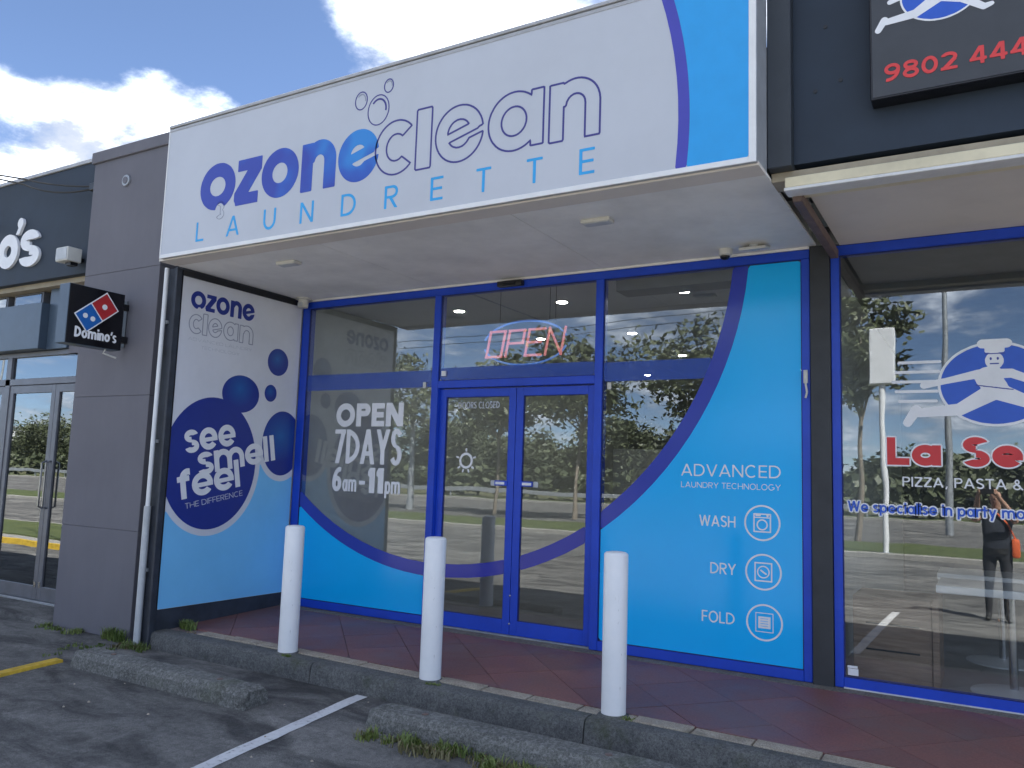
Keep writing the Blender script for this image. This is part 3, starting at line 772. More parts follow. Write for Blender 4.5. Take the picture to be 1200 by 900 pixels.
for i in range(-4, 24):
    for j in range(-24, 6):
        # tile square in the 45 degree frame
        c = [((i)*TS+g2, j*TS+g2), ((i+1)*TS-g2, j*TS+g2), ((i+1)*TS-g2, (j+1)*TS-g2), (i*TS+g2, (j+1)*TS-g2)]
        s = math.sqrt(.5)
        poly = [((a-b)*s+0.12, (a+b)*s-0.06) for a, b in c]
        for fn in (lambda p: p[0]-PX0-.004, lambda p: PX1-p[0], lambda p: p[1]-PY0-dk(p[0]), lambda p: PY1-p[1]):
            poly = clip_poly(poly, fn) if len(poly) > 2 else []
        if len(poly) < 3: continue
        ar = abs(sum(poly[k][0]*poly[(k+1) % len(poly)][1]-poly[(k+1) % len(poly)][0]*poly[k][1] for k in range(len(poly))))/2
        if ar < 0.004: continue
        dz = rnd.uniform(-.0012, .0012); n = len(poly); tx, ty = rnd.uniform(-.002, .002), rnd.uniform(-.002, .002)
        cx_, cy_ = sum(p[0] for p in poly)/n, sum(p[1] for p in poly)/n
        T = [(p[0], p[1], zp(p[1])+dz+(p[0]-cx_)*tx+(p[1]-cy_)*ty) for p in poly]
        B = [(p[0], p[1], zp(p[1])-.0115) for p in poly]
        mb = MB().add(T+B, [tuple(range(n))]+[(k, n+k, n+(k+1) % n, (k+1) % n) for k in range(n)])
        mb.build('paver', 'tile', pav)
x = PX0+0.06
while x < PX1-.1:
    L = 0.36+rnd.uniform(-.01, .01); y0 = -1.395+dk(x)+rnd.uniform(-.004, .004); y1 = -1.282+dk(x); z = zp(-1.32+dk(x))+rnd.uniform(-.003, .004)
    tl = dk(x+L)-dk(x)+rnd.uniform(-.004, .004)
    if not (0.0 < x < 0.02):
        MB().add([(x, y0, z), (x+L, y0+tl, z+rnd.uniform(-.003, .003)), (x+L, y1+dk(x+L)-dk(x), z+.002), (x, y1, z+.002),
                  (x, y0, z-.03), (x+L, y0+tl, z-.03), (x+L, y1+dk(x+L)-dk(x), z-.03), (x, y1, z-.03)],
                 [(0, 1, 2, 3), (4, 7, 6, 5), (0, 4, 5, 1), (1, 5, 6, 2), (2, 6, 7, 3), (3, 7, 4, 0)]).build('edging_brick', 'edging', pav, 0.003)
    x += L+0.011
# kerb: separate cast lengths with open joints, worn rounded nose
kx = PX0+0.0; k = 0
prof0 = [(-1.405, -.215), (-1.585, -.215), (-1.572, -.09), (-1.562, -.068), (-1.54, -.058), (-1.50, -.055), (-1.405, -.054)]
kroot = None
while kx < 8.1:
    L = [1.95, 2.3, 2.2, 2.0][k % 4]
    mb = MB(); ns = 22; vs = []; n = len(prof0)
    jit = rnd.uniform(-.006, .006)
    for i in range(ns+1):
        xx = kx+.004+(L-.008)*i/ns
        for q, (y, z) in enumerate(prof0):
            w = 0.0 if q in (0, 1, 6) else 1.0
            vs.append((xx, y+dk(xx)*(1.0 if q in (0, 6) else .55)+jit*w+w*rnd.uniform(-.002, .002), z+w*rnd.uniform(-.0015, .0015)))
    fs = [(i*n+q, i*n+(q+1) % n, (i+1)*n+(q+1) % n, (i+1)*n+q) for i in range(ns) for q in range(n)]
    fs += [tuple(range(n)), tuple(range(ns*n, ns*n+n))[::-1]]
    mb.add(vs, fs)
    if kroot is None: kroot = tag(mb.build('kerb', 'kerb', None, smooth=True, sharp=24), kind='structure')
    else: mb.build('kerb_length', 'kerb', kroot, smooth=True, sharp=24)
    kx += L; k += 1
# yellow painted kerb strip and low step by the left shop
mb = MB(); pts = [(-0.20, -2.26), (-0.19, -2.45), (-0.165, -2.72), (-0.10, -3.3), (-0.02, -4.0)]
vs = []; fs = []
for (x, y) in pts:
    z = zg(y); vs += [(x-.06, y, z-.02), (x-.05, y, z+.022), (x+.05, y, z+.022), (x+.065, y, z-.02)]
for i in range(len(pts)-1):
    for q in range(3): fs.append((i*4+q, i*4+q+1, i*4+q+5, i*4+q+4))
fs += [(0, 1, 2, 3), (16, 17, 18, 19)]
mb.add(vs, fs); structure(mb, 'yellow_kerb_line', 'yellow_paint', 0.004)
mb = MB().prism([(-1.02, -.22), (-1.52, -.22), (-1.50, -.165), (-1.02, -.135)], 'x', -6.5, -1.62)
structure(mb, 'entrance_ramp', 'asphalt', 0.01)

# ================================================================ LAUNDRETTE BUILDING
B = thing('laundrette_building', 'blue and white laundrette shop unit between the grey pillar and the navy shop', 'building', (2.65, 0, 0))
MB().box(-0.06, 5.25, 0.12, 9.5, -0.2, -0.004).build('floor', 'in_floor', B)
MB().box(-0.06, 5.25, 9.5, 9.65, -0.2, 3.6).build('rear_wall', 'in_dark', B)
MB().box(-0.05, 5.24, 8.7, 9.495, -0.003, 2.0).build('pale_rear_panelling', 'white_paint', B)
MB().box(-0.20, -0.06, 0.0, 9.65, -0.2, 3.6).build('interior_side_wall', 'in_wall', B)
MB().box(5.25, 5.33, 0.12, 9.65, -0.2, 3.6).build('interior_side_wall', 'in_wall', B)
ceil = MB().box(-0.06, 5.25, 0.11, 9.5, 3.23, 3.27).build('ceiling', 'in_ceiling', B)
MB().box(-0.20, 5.40, -1.55, 9.65, 3.80, 4.05).build('roof', 'roofing', B)
MB().box(0.10, 5.27, -1.575, -1.55, 3.30, 4.15).build('parapet', 'roofing', B)
# soffit in three sheets with fine joints, tan strip behind the fascia
for (a, b) in ((0.004, 1.75), (1.756, 3.55), (3.556, 5.30)):
    MB().box(a, b, -1.62, -0.002, 3.222, 3.24).build('soffit_panel', 'soffit', B)
MB().box(0.004, 5.30, -1.80, -1.626, 3.216, 3.24).build('soffit_edge_strip', 'soffit2', B)
MB().box(0.0, 5.25, -.0015, 0.12, 3.203, 3.6).build('window_head', 'soffit', B)
# left side wall of the entry recess, carrying the poster, with dark plinth
MB().box(-0.20, -0.012, -1.555, -0.001, -0.2, 3.222).build('recess_side_wall', 'base_dark', B)
MB().box(5.256, 5.398, -0.02, 0.12, -0.19, 3.215).build('pier', 'dark_pier', B, 0.004)
for z in (0.12, 0.36):
    MB().lathe([(0.008, 0), (0.008, .003), (0.004, .005)], (0, 0, 0), 10).build('screw', 'chrome', B).matrix_local = Matrix.Translation(Vector((5.375, -0.021, z))-B.location) @ Matrix.Rotation(math.pi/2, 4, 'X')
MB().box(-0.028, 0.0, -1.60, -1.54, -0.19, 3.215).build('corner_post', 'base_dark', B, 0.004)
MB().box(-0.36, -0.19, -1.46, -1.36, -0.2, 3.24).build('flashing_strip', 'brown_strip', B, 0.003)
MB().box(-0.185, -0.03, -1.50, -1.42, -0.2, 3.24).build('flashing_strip', 'base_dark', B, 0.003)
MB().box(-0.36, -0.22, -1.36, -1.30, -0.2, 4.2).build('infill_wall', 'base_dark', B)

# ---- shopfront
W = thing('shopfront', 'blue framed laundrette shopfront with double glass doors and curved blue window graphics', 'shopfront', (2.65, 0.05, 0))
FB = 'frame_blue'; bv = 0.003
ZT = 3.2
MB().box(0.0, 5.251, 0.0, 0.1, 3.13, ZT).build('top_rail', FB, W, bv)
MB().box(0.10, 1.762, 0.0, 0.1, 0.0, 0.075).build('sill', FB, W, bv)
MB().box(3.555, 5.19, 0.0, 0.1, 0.0, 0.075).build('sill', FB, W, bv)
MB().box(0.0, 0.10, 0.003, 0.1, 0.0, 3.129).build('mullion', FB, W, bv)
MB().box(1.763, 1.835, -.004, 0.1, 0.0, 3.129).build('mullion', FB, W, bv)
MB().box(3.483, 3.554, -.004, 0.1, 0.0, 3.129).build('mullion', FB, W, bv)
MB().box(5.191, 5.251, 0.003, 0.1, 0.0, 3.129).build('mullion', FB, W, bv)
MB().box(1.8355, 3.4825, 0.0, 0.1, 2.22, 2.29).build('transom', FB, W, bv)
def pane(x0, x1, z0, z1, parent, y=0.02, mat='glass'):
    return MB().box(x0, x1, y, y+.006, z0, z1).build('glass_pane', mat, parent)
def bead(x0, x1, z0, z1, parent, y=0.012, mat='glass_rim'):
    mb = MB(); w = .006
    mb.box(x0, x0+w, y, y+.02, z0, z1).box(x1-w, x1, y, y+.02, z0, z1).box(x0+w, x1-w, y, y+.02, z0, z0+w).box(x0+w, x1-w, y, y+.02, z1-w, z1)
    return mb.build('glazing_bead', mat, parent)
for (a, b, c, d) in ((0.1, 1.762, 0.0755, 3.1295), (3.5545, 5.1905, 0.0755, 3.1295), (1.8355, 3.4825, 2.2905, 3.1295)):
    bead(a, b, c, d, pane(a+.002, b-.002, c+.002, d-.002, W))
# double doors, set a little back in the frame
for s, (a, b) in ((-1, (1.840, 2.685)), (1, (2.691, 3.479))):
    D_ = MB()
    st = 0.072; y0, y1 = .045, .088
    D_.box(a, a+st, y0, y1, .012, 2.212).box(b-st, b, y0, y1, .012, 2.212)
    D_.box(a+st, b-st, y0, y1, .012, .135).box(a+st, b-st, y0, y1, 2.135, 2.212)
    dr = D_.build('door', FB, W, 0.0025)
    pane(a+st-.004, b-st+.004, .131, 2.139, dr, .062)
    bead(a+st, b-st, .135, 2.135, dr, .0555)
    hx = b-st-0.008 if s < 0 else a+st+0.008
    h0, h1 = (hx-.115, hx+.02) if s < 0 else (hx-.02, hx+.115)
    MB().box(h0, h1, .036, .044, 1.315, 1.362).build('push_plate', FB, dr, .002)
    MB().box(h0+(.012 if s < 0 else .03), h1-(.03 if s < 0 else .012), .033, .0355, 1.326, 1.350).build('push_label', 'white_print', dr)
    cxp = h0-.025 if s < 0 else h1+.025
    MB().box(cxp-.025, cxp+.02, .0535, .0608, 1.312, 1.362).build('door_sticker', 'pvc', dr)
MB().box(1.8355, 3.4825, .02, .1, -.004, .010).build('door_track', 'gal', W, .002)
MB().box(1.836, 1.8395, .0, .1, .0, 2.22).build('door_jamb', FB, W)
# ---- window graphics (vinyl on the glass): ring of one big circle, light blue outside it
CX, CZ, RI, RO = 1.866, 3.378, 2.812, 2.935
circ_o = ell(CX, CZ, RO, RO); circ_i = ell(CX, CZ, RI, RI)
ringf = I(circ_o, N_(circ_i)); outf = N_(circ_o)
res = 0.02; GY = 0.0195
for (a, b) in ((0.108, 1.754), (3.562, 5.183)):
    bx = (a, b, .083, 3.122)
    flat(shape_loops(I(rect(*bx), outf), *bx, res), 'light_blue_graphic', 'vinyl_blue', W, 'front', GY, .0012)
    flat(shape_loops(I(rect(*bx), ringf), *bx, res), 'curved_band_graphic', 'ring_blue', W, 'front', GY-.0002, .0012)
    bb = (a, b, 2.235, 2.40)
    flat(shape_loops(I(rect(*bb), circ_i), *bb, res), 'blue_safety_band', 'blue_film', W, 'front', GY-.0001, .0008)
bb = (1.845, 3.475, 2.298, 2.415)
flat(shape_loops(rect(*bb), *bb, res), 'blue_safety_band', 'blue_film', W, 'front', GY, .0008)
for (a, b) in ((1.918, 2.608), (2.768, 3.402)):
    bx = (a, b, .15, 2.12)
    flat(shape_loops(I(rect(*bx), ell(CX+.03, CZ, RO, RO), N_(ell(CX+.03, CZ, RI, RI))), *bx, res), 'curved_band_graphic', 'ring_film', W, 'front', .0605, .0008)
# white lettering on the left window
LY = GY-.0012
def word(loops, nm, mat, parent, off=LY, plane='front', th=.0012, label=None):
    o = flat(loops, nm, mat, parent, plane, off, th)
    if label: o['label'] = label
    return o
word(text('OPEN', .55, 1.855, .235, .875, t=.27, track=.07), 'lettering', 'white_print', W, label='white lettering reading OPEN')
word(text('7DAYS', .55, 1.475, .35, .875, t=.145, track=.055), 'lettering', 'white_print', W, label='white lettering reading 7DAYS')
word(text('6', .545, 1.195, .24, .125, t=.20) + text('am', .685, 1.195, .155, .185, t=.16, xh=.78, track=.07) + text('-', .905, 1.185, .24, .075, t=.15)
     + text('11', 1.015, 1.19, .25, .20, t=.26, track=.09) + text('pm', 1.235, 1.19, .155, .19, t=.16, xh=.78, track=.07), 'lettering', 'white_print', W, label='white lettering reading 6am - 11pm')
word(text('DOORS CLOSED', 2.045, 2.025, .062, .46, t=.14), 'lettering', 'pale_print', W, .0605, label='small lettering reading DOORS CLOSED')
word([*shape_loops(ring(2.155, 1.535, .075, .075, .022), 2.07, 2.24, 1.45, 1.62, .008)] + [[(2.155+math.cos(a+d)*r, 1.535+math.sin(a+d)*r) for d, r in ((-.09, .083), (.09, .083), (.07, .115), (-.07, .115))] for a in (math.pi/2, math.pi*1.22, math.pi*1.4, math.pi*.1, math.pi*.9, math.pi*1.6, math.pi*1.78)],
     'round_door_sticker', 'white_print', W, .0605)
# ADVANCED / WASH DRY FOLD with icons
word(text('ADVANCED', 4.255, 1.455, .095, .775, t=.115, track=.12), 'lettering', 'white_print', W, label='white lettering reading ADVANCED')
word(text('LAUNDRY TECHNOLOGY', 4.255, 1.363, .045, .775, t=.11, track=.12), 'lettering', 'white_print', W)
for s, u, v, L in (('WASH', 4.405, 1.068, .285), ('DRY', 4.495, .708, .20), ('FOLD', 4.43, .338, .255)):
    word(text(s, u, v, .085, L, t=.13, track=.1), 'lettering', 'white_print', W, label='white lettering reading '+s)
def icon(cx, cz, kind):
    r = .135; e = .011
    F = [ring(cx, cz, r, r, .013)]; q = .066
    fr = lambda a, b, c, d, t: I(rect(a, b, c, d), N_(rect(a+t, b-t, c+t, d-t)))
    F.append(fr(cx-q, cx+q, cz-q*1.08, cz+q*1.08, .010))
    if kind == 'WASH':
        F += [ring(cx, cz-.014, .042, .042, .010), rect(cx-q, cx+q, cz+.036, cz+.044), ell(cx+.04, cz+.055, .009, .009), rect(cx-.05, cx-.01, cz+.05, cz+.06)]
    elif kind == 'DRY':
        F += [ring(cx, cz, .047, .047, .009), caps(cx-.018, cz+.012, cx+.020, cz-.014, .006)]
    else:
        F = F[:1] + [fr(cx-q, cx+q, cz-q*1.08, cz+q*1.08, .006)] + [rect(cx-.045, cx+.045, cz+k*.018-.007, cz+k*.018+.007) for k in (-2, -1, 0, 1, 2)] + [rect(cx-.045, cx-.03, cz-.04, cz+.04), rect(cx+.03, cx+.045, cz-.04, cz+.04)]
    word(shape_loops(U(*F), cx-.14, cx+.14, cz-.14, cz+.14, .0035), 'round_icon', 'white_print', W)
icon(4.892, 1.115, 'WASH'); icon(4.90, .75, 'DRY'); icon(4.907, .38, 'FOLD')

# ---- interior downlights (lit)
i = 0
for y in (1.1, 3.05, 5.0, 7.0):
    for x in (1.3, 2.59, 3.9):
        t = thing('downlight', 'lit round ceiling downlight inside the laundrette, %s, %s of its row' % (('row nearest the window', 'second row from the window', 'third row from the window', 'deepest row')[int((y-1)/1.9)], {1.3: 'left', 2.59: 'middle', 3.9: 'right'}[x]), 'downlight', (x, y, 3.2295), 'downlights in the laundrette ceiling')
        MB().lathe([(.085, -.006), (.088, .0), (.06, .0005)], (x, y, 3.2295), 20).build('trim_ring', 'plastic_white', t)
        MB().lathe([(.0, -.0105), (.054, -.010), (.054, -.0065)], (x, y, 3.2295), 20).build('lamp', 'lamp_on', t)
# interior suspended track line and bulkhead over the right window
MB().box(3.6, 5.2, .16, .42, 3.05, 3.229).build('bulkhead', 'in_dark', B)
MB().box(1.9, 1.915, .2, 9.0, 3.222, 3.229).build('ceiling_joint', 'grey_print', B)

# ---- neon OPEN sign hanging inside the fanlight
NS = thing('neon_open_sign', 'red neon OPEN sign in a blue oval hanging behind the glass over the doors', 'neon sign', (2.70, .12, 2.63))
def nt_(pts, r=.012, mat='neon_red', nm='neon_tube'):
    mb = MB()
    if mat == 'neon_red':
        for a, b in zip(pts[:-1], pts[1:]):
            d = (Vector(b)-Vector(a)).normalized()*r*.9
            mb.tube([Vector(a)-d, Vector(b)+d], r, 8)
    else: mb.tube(pts, r, 8)
    mb.build(nm, mat, NS, smooth=True)
ny = .12; z0, z1 = 2.515, 2.755; sh = .045
def sl(x, z): return (x+(z-z0)*sh/.24*1.0, ny, z)
x0 = 2.30; lw = .16; gp = .05
for k in (0,):
    nt_([sl(x0+k, z0+k), sl(x0+lw-k, z0+k), sl(x0+lw-k, z1-k), sl(x0+k, z1-k), sl(x0+k, z0+k)])
x1 = x0+lw+gp
nt_([sl(x1, z0), sl(x1, z1), sl(x1+lw, z1), sl(x1+lw, (z0+z1)/2), sl(x1+.02, (z0+z1)/2)])
x2 = x1+lw+gp
nt_([sl(x2+lw, z0), sl(x2, z0), sl(x2, z1), sl(x2+lw, z1)]); nt_([sl(x2+.02, (z0+z1)/2), sl(x2+lw*.85, (z0+z1)/2)])
x3 = x2+lw+gp
nt_([sl(x3, z0), sl(x3, z1), sl(x3+lw, z0), sl(x3+lw, z1)])
for a0, a1 in ((12, 168), (192, 348)):
    nt_([(2.71+.44*math.cos(math.radians(a)), ny+.004, 2.635+.205*math.sin(math.radians(a))) for a in range(a0, a1+1, 6)], .010, 'neon_blue')
for sx in (2.44, 2.97, 3.03):
    MB().tube([(sx, ny, 2.80), (sx, ny, 3.232)], .003, 6).build('hanging_wire', 'cable', NS)
MB().tube([(2.30, ny+.012, 2.635), (3.14, ny+.012, 2.635)], .004, 6).build('back_rail', 'cable', NS)

# ---- fascia sign
FY = -1.84
S = thing('fascia_sign', 'long white fascia sign with blue bubble logo lettering and light blue right end', 'sign', (2.68, FY, 3.224))
sx0, sx1, sz0, sz1 = .062, 5.296, 3.224, 4.43
MB().box(sx0, sx1, FY+.006, FY+.26, sz0+.004, sz1-.004).build('box', 'silver', S, .003)
MB().box(sx0+.012, sx1-.042, FY, FY+.0058, sz0+.034, sz1-.03).build('face', 'fascia_white', S)
m_ = MB(); m_.box(sx0, sx0+.0115, FY-.006, FY+.0055, sz0, sz1).box(sx1-.0415, sx1, FY-.006, FY+.0055, sz0, sz1).box(sx0+.0117, sx1-.0417, FY-.006, FY+.0055, sz0, sz0+.0335)
m_.build('sign_frame', 'sign_frame', S, .002)
MB().box(sx0, sx1, FY-.012, FY+.27, sz1-.0035, sz1+.022).build('cap_flashing', 'cap_grey', S, .003)
MB().box(sx0+.012, sx1-.042, FY-.004, FY-.0005, sz1-.036, sz1-.012).build('cap_trim', 'cap_grey', S)
SY = FY-.0002
bx = (3.0, sx1-.042, sz0+.034, sz1-.037)
so, si = ell(2.075, 3.572, 2.832, 2.832), ell(2.075, 3.572, 2.762, 2.762)
flat(shape_loops(I(rect(*bx), N_(so)), *bx, .012), 'light_blue_panel', 'cyan', S, 'front', SY, .0012)
flat(shape_loops(I(rect(*bx), so, N_(si)), *bx, .012), 'curved_stripe', 'purple_blue', S, 'front', SY, .0012)
FXc = lambda x: .3607+.9434*x
FZc = lambda z: .0801+.9434*z
def fbox(fn, x0, x1, z0, z1):
    """unit glyph field -> placed between measured edges"""
    return fn
def logo_word(letters, base, xhh, t, lmat, name, parent, off, plane, outline=None, ox=0.0):
    loops = []
    for ch, a, b, asc in letters:
        h = xhh*asc; w = (b-a)/h                     # unit: letter height
        tt = t/h
        if ch == 'o':
            g = ring(w/2, .5, w/2, .5, tt)
        elif ch == 'q':  # first o, cut where the small 3 sits
            g = I(ring(w/2, .5, w/2, .5, tt), N_(ell(w*.60, -.02, .135, .15)))
        elif ch == 'z':
            g = I(U(rect(.07, w, 1-tt*.82, 1), rect(0, w-.07, 0, tt*.82), clip(seg(-.05, -.06, w+.05, 1.06, tt*1.12), 0, w, 0, 1)), N_(ell(-.10, .0, .15, .15)))
        elif ch == 'n':
            rx = w/2; g = U(rect(0, tt, 0, .97), rect(w-tt, w, 0, 1-rx*.9), clip(ring(rx+.02, 1-rx*.98, rx-.02, rx*.98, tt), 0, w, 1-rx*.98, 1.05))
        elif ch == 'e':
            bar = seg(w*.12, .40, w*.96, .62, tt*.62)
            g = U(I(ring(w/2, .5, w/2, .5, tt), N_(I(lambda X, Y: (X-w*.3)*-.26+(Y-.31)*1.0-.085, lambda X, Y: (X-w*.3)*.26-(Y-.31)*1.0-.03, lambda X, Y: w*.5-X))), clip(bar, tt*.5, w-tt*.35, 0, 1))
        elif ch == 'c':
            g = I(ring(w*.54, .5, w*.54, .5, tt), N_(I(lambda X, Y: (Y-.5)-(X-w*.42)*.78, lambda X, Y: -(Y-.5)-(X-w*.42)*.78)))
        elif ch == 'l':
            g = rect(0, w, 0, 1)
        elif ch == 'a':
            g = U(ring(w*.47, .5, w*.47, .5, tt), rect(w-tt*.92, w, .03, .97))
        for lp in shape_loops(g, -.1, w+.1, -.1, 1.1, .02):
            loops.append([(a+p[0]*h+ox, base+p[1]*h) for p in lp])
    if outline: return ribbons(loops, outline, name, lmat, parent, plane, off)
    return flat(loops, name, lmat, parent, plane, off)
def scale_letters(L): return [(c, FXc(a), FXc(b), k) for c, a, b, k in L]
base = FZc(3.703); xhh = FZc(4.142)-base
oz = [('q', .197, .66, 1), ('z', .655, .985, .95), ('o', .991, 1.43, 1), ('n', 1.462, 1.848, .985), ('e', 1.872, 2.296, 1)]
cl = [('c', 2.262, 2.64, 1), ('l', 2.662, 2.805, 1.10), ('e', 2.845, 3.27, 1), ('a', 3.315, 3.77, 1), ('n', 3.815, 4.20, .985)]
logo_word(scale_letters(oz), base, xhh, .122, 'logo_grad', 'lettering', S, SY, 'front')['label'] = 'solid blue lettering reading ozone'
logo_word(scale_letters(cl), base, xhh, .104, 'outline', 'lettering', S, SY, 'front', outline=.0135)['label'] = 'outlined lettering reading clean'
ribbons(text('3', FXc(.435), FZc(3.615), .145, t=.26), .005, 'small_numeral', 'grey_print', S, 'front', SY)
lx = [.53, .912, 1.349, 1.756, 2.182, 2.604, 3.02, 3.404, 3.80, 4.185]
for ch, x in zip('LAUNDRETTE', lx): flat(text(ch, x, 3.322, .172, t=.125, wk=1.12), 'letter', 'cyan_print', S, 'front', SY)
for (x, z, r, ry) in ((2.085, 4.382, .062, .075), (2.269, 4.268, .107, .125), (2.364, 4.45, .045, .055)):
    x, z = FXc(x), FZc(z)
    ribbons([circle_pts(x, z, r*.94, 40, ry*.94)], .009, 'bubble_outline', 'outline', S, 'front', SY)
    ribbons([[(x+r*.68*math.cos(a), z+ry*.68*math.sin(a)) for a in np.linspace(-.2, 2.4, 18)]], .011*r/.1+.003, 'bubble_highlight', 'grey_print' if r < .1 else 'outline', S, 'front', SY, closed=False)

# ---- poster panel on the recess side wall (faces +x)
P = thing('poster_panel', 'tall white and blue wall poster with navy bubbles reading see smell feel', 'poster', (0, -.8, .13))
px0, px1, pz0, pz1 = -1.535, -.012, .127, 3.150
MB().box(-.0115, 0.0, px0, px1, pz0, pz1).build('board', 'panel_white', P)
MB().box(-.0115, .012, px0-.006, px1, pz1+.0005, 3.2).build('top_trim', 'black_trim', P)
MB().box(-.0115, .006, px0-.006, px0-.0005, pz0, pz1).build('edge_trim', 'black_trim', P)
c0 = ell(-1.065, 1.435, .54, .625); c1 = ell(-1.065, 1.435, .60, .685)
b4 = ell(-.185, 1.665, .27, .335); b4h = ell(-.185, 1.665, .33, .395)
bx = (px0+.002, px1-.002, pz0+.002, 1.45)
flat(shape_loops(I(rect(*bx), N_(c1), N_(b4h)), *bx, .012), 'pale_blue_field', 'panel_blue', P, 'side', .0001, .0008)
full = (px0+.002, px1-.002, pz0+.002, pz1-.002)
flat(shape_loops(I(rect(*full), c0), -1.62, -.45, .75, 2.1, .012), 'bubble', 'bubble_navy', P, 'side', .001, .0010)
for (f, q) in ((b4, (-.185, 1.665, .27, .335)), (ell(-.768, 2.125, .232, .185), (-.768, 2.125, .232, .185)), (ell(-.31, 2.505, .142, .142), (-.31, 2.505, .142, .142)), (ell(-.385, 2.172, .081, .088), (-.385, 2.172, .081, .088))):
    flat(shape_loops(I(rect(*full), f), q[0]-q[2]-.02, q[0]+q[2]+.02, q[1]-q[3]-.02, q[1]+q[3]+.02, .008), 'bubble', bubble_mat(q[0]+.8, q[1]-.13, max(q[2], q[3])), P, 'side', .0012, .0012)
PO = .0026
R_ = math.radians(10.5)
kw = dict(t=.215, xh=.78, rot=R_)
def sw(s, u, v, cap, L, lab, k=0): flat(text(s, u, v, cap, L, track=.035, **kw), 'lettering', 'white_print', P, 'side', PO, .001+k*.0004)['label'] = lab
sw('see', -1.365, 1.515, .262, .59, 'white lettering reading see')
sw('smell', -1.20, 1.315, .262, .97, 'white lettering reading smell', 1)
sw('feel', -1.40, 1.085, .27, .73, 'white lettering reading feel', 2)
flat(text('THE DIFFERENCE', -1.32, 1.005, .052, .67, t=.12, rot=R_), 'lettering', 'pale_print', P, 'side', PO, .001)
oz2 = [('q', 0, .463, 1), ('z', .458, .788, .95), ('o', .794, 1.233, 1), ('n', 1.265, 1.651, .985), ('e', 1.675, 2.1, 1)]
cl2 = [('c', 0, .40, 1), ('l', .42, .56, 1.12), ('e', .60, 1.03, 1), ('a', 1.09, 1.57, 1), ('n', 1.63, 2.1, .985)]
k2 = .765/2.1
logo_word([(c, -1.432+a*k2, -1.432+b*k2, q) for c, a, b, q in oz2], 2.868, .172, .044, 'bubble_navy', 'lettering', P, .0002, 'side')['label'] = 'navy lettering reading ozone'
logo_word([(c, -1.432+a*k2, -1.432+b*k2, q) for c, a, b, q in cl2], 2.635, .18, .046, 'grey_print', 'lettering', P, .0002, 'side', outline=.009)['label'] = 'outlined lettering reading clean'
flat(text('ADVANCED LAUNDRY', -1.432, 2.565, .030, .765, t=.12, res=.06), 'lettering', 'pale_print', P, 'side', .0002, .0008)
flat(text('TECHNOLOGY', -1.28, 2.50, .030, .46, t=.12, res=.06), 'lettering', 'pale_print', P, 'side', .0002, .0008)
# ================================================================ BOLLARDS AND WHEEL STOPS
for (x, y, h, lab) in ((1.505, -1.43, 1.0, 'white steel bollard standing before the left window'), (2.905, -1.43, 1.0, 'white steel bollard standing before the left edge of the doors'),
                    (4.315, -1.43, 1.0, 'white steel bollard standing before the light blue window panel')):
    zb = -.056
    t = thing('bollard', lab, 'bollard', (x, y, zb), 'white bollards along the kerb')
    MB().lathe([(.077, 0), (.077, h-.012), (.074, h-.004), (.068, h)], (x, y, zb), 32).build('post', 'bollard_white', t, smooth=True)
    MB().lathe([(.0, 0), (.067, .0005), (.064, .004), (.04, .008), (.001, .010)], (x, y, zb+h-.0008), 32).build('cap', 'bollard_white', t, smooth=True)
    vs = []; mb = MB()
    prof = [(.078, -.006), (.105+.01*rnd.random(), -.004), (.095, .006), (.0785, .014)]
    mb.lathe([(r, z) for r, z in prof], (x, y, zb), 18).build('mortar_collar', 'kerb', t, smooth=True)
def wheel_stop(x0, x1, y0, y1, ang, lab):
    z = zg((y0+y1)/2)
    o = thing('wheel_stop', lab, 'wheel stop', ((x0+x1)/2, (y0+y1)/2, z-.004), 'concrete wheel stops')
    w = y1-y0; ns = 34; mb = MB(); vs = []
    prof = [(-w/2, 0), (-w/2+.006, .055), (-w/2+.010, .085), (-w/2+.045, .122), (-w/2+.055, .126), (w/2-.055, .128), (w/2-.045, .122), (w/2-.010, .085), (w/2, 0)]
    n = len(prof); L = x1-x0
    for i in range(ns+1):
        a = i/ns; xx = -L/2+L*a; k = 1.0 if 0 < i < ns else .90
        for (yy, zz) in prof:
            j = .0015 if 0 < i < ns else .005
            vs.append((xx+(0 if 0 < i < ns else rnd.uniform(-.012, .012)), yy*k+rnd.uniform(-j, j), max(0, zz*k+(rnd.uniform(-j, j) if zz > 0 else 0))))
    fs = [(i*n+q, i*n+q+1, (i+1)*n+q+1, (i+1)*n+q) for i in range(ns) for q in range(n-1)]
    fs += [tuple(range(n)), tuple(range(ns*n, ns*n+n))[::-1], tuple([i*n for i in range(ns+1)]+[i*n+n-1 for i in range(ns, -1, -1)])]
    mb.add(vs, fs)
    me_o = mb.build('block', 'wheelstop', None, smooth=True, sharp=24)
    me_o.parent = o; o.rotation_euler.z = ang
    for sx in (-.62, .62):
        MB().lathe([(.022, .10), (.022, .131), (.012, .134)], (0, 0, 0), 10).build('fixing_pin', 'rust_brown').parent = o
        o.children[-1].location = (sx*L/2, 0, 0)
wheel_stop(.02, 2.02, -2.325, -2.075, -.01, 'weathered concrete wheel stop nearest the grey pillar')
wheel_stop(2.93, 4.93, -2.165, -1.915, -.005, 'lichen speckled concrete wheel stop with weeds along its front')

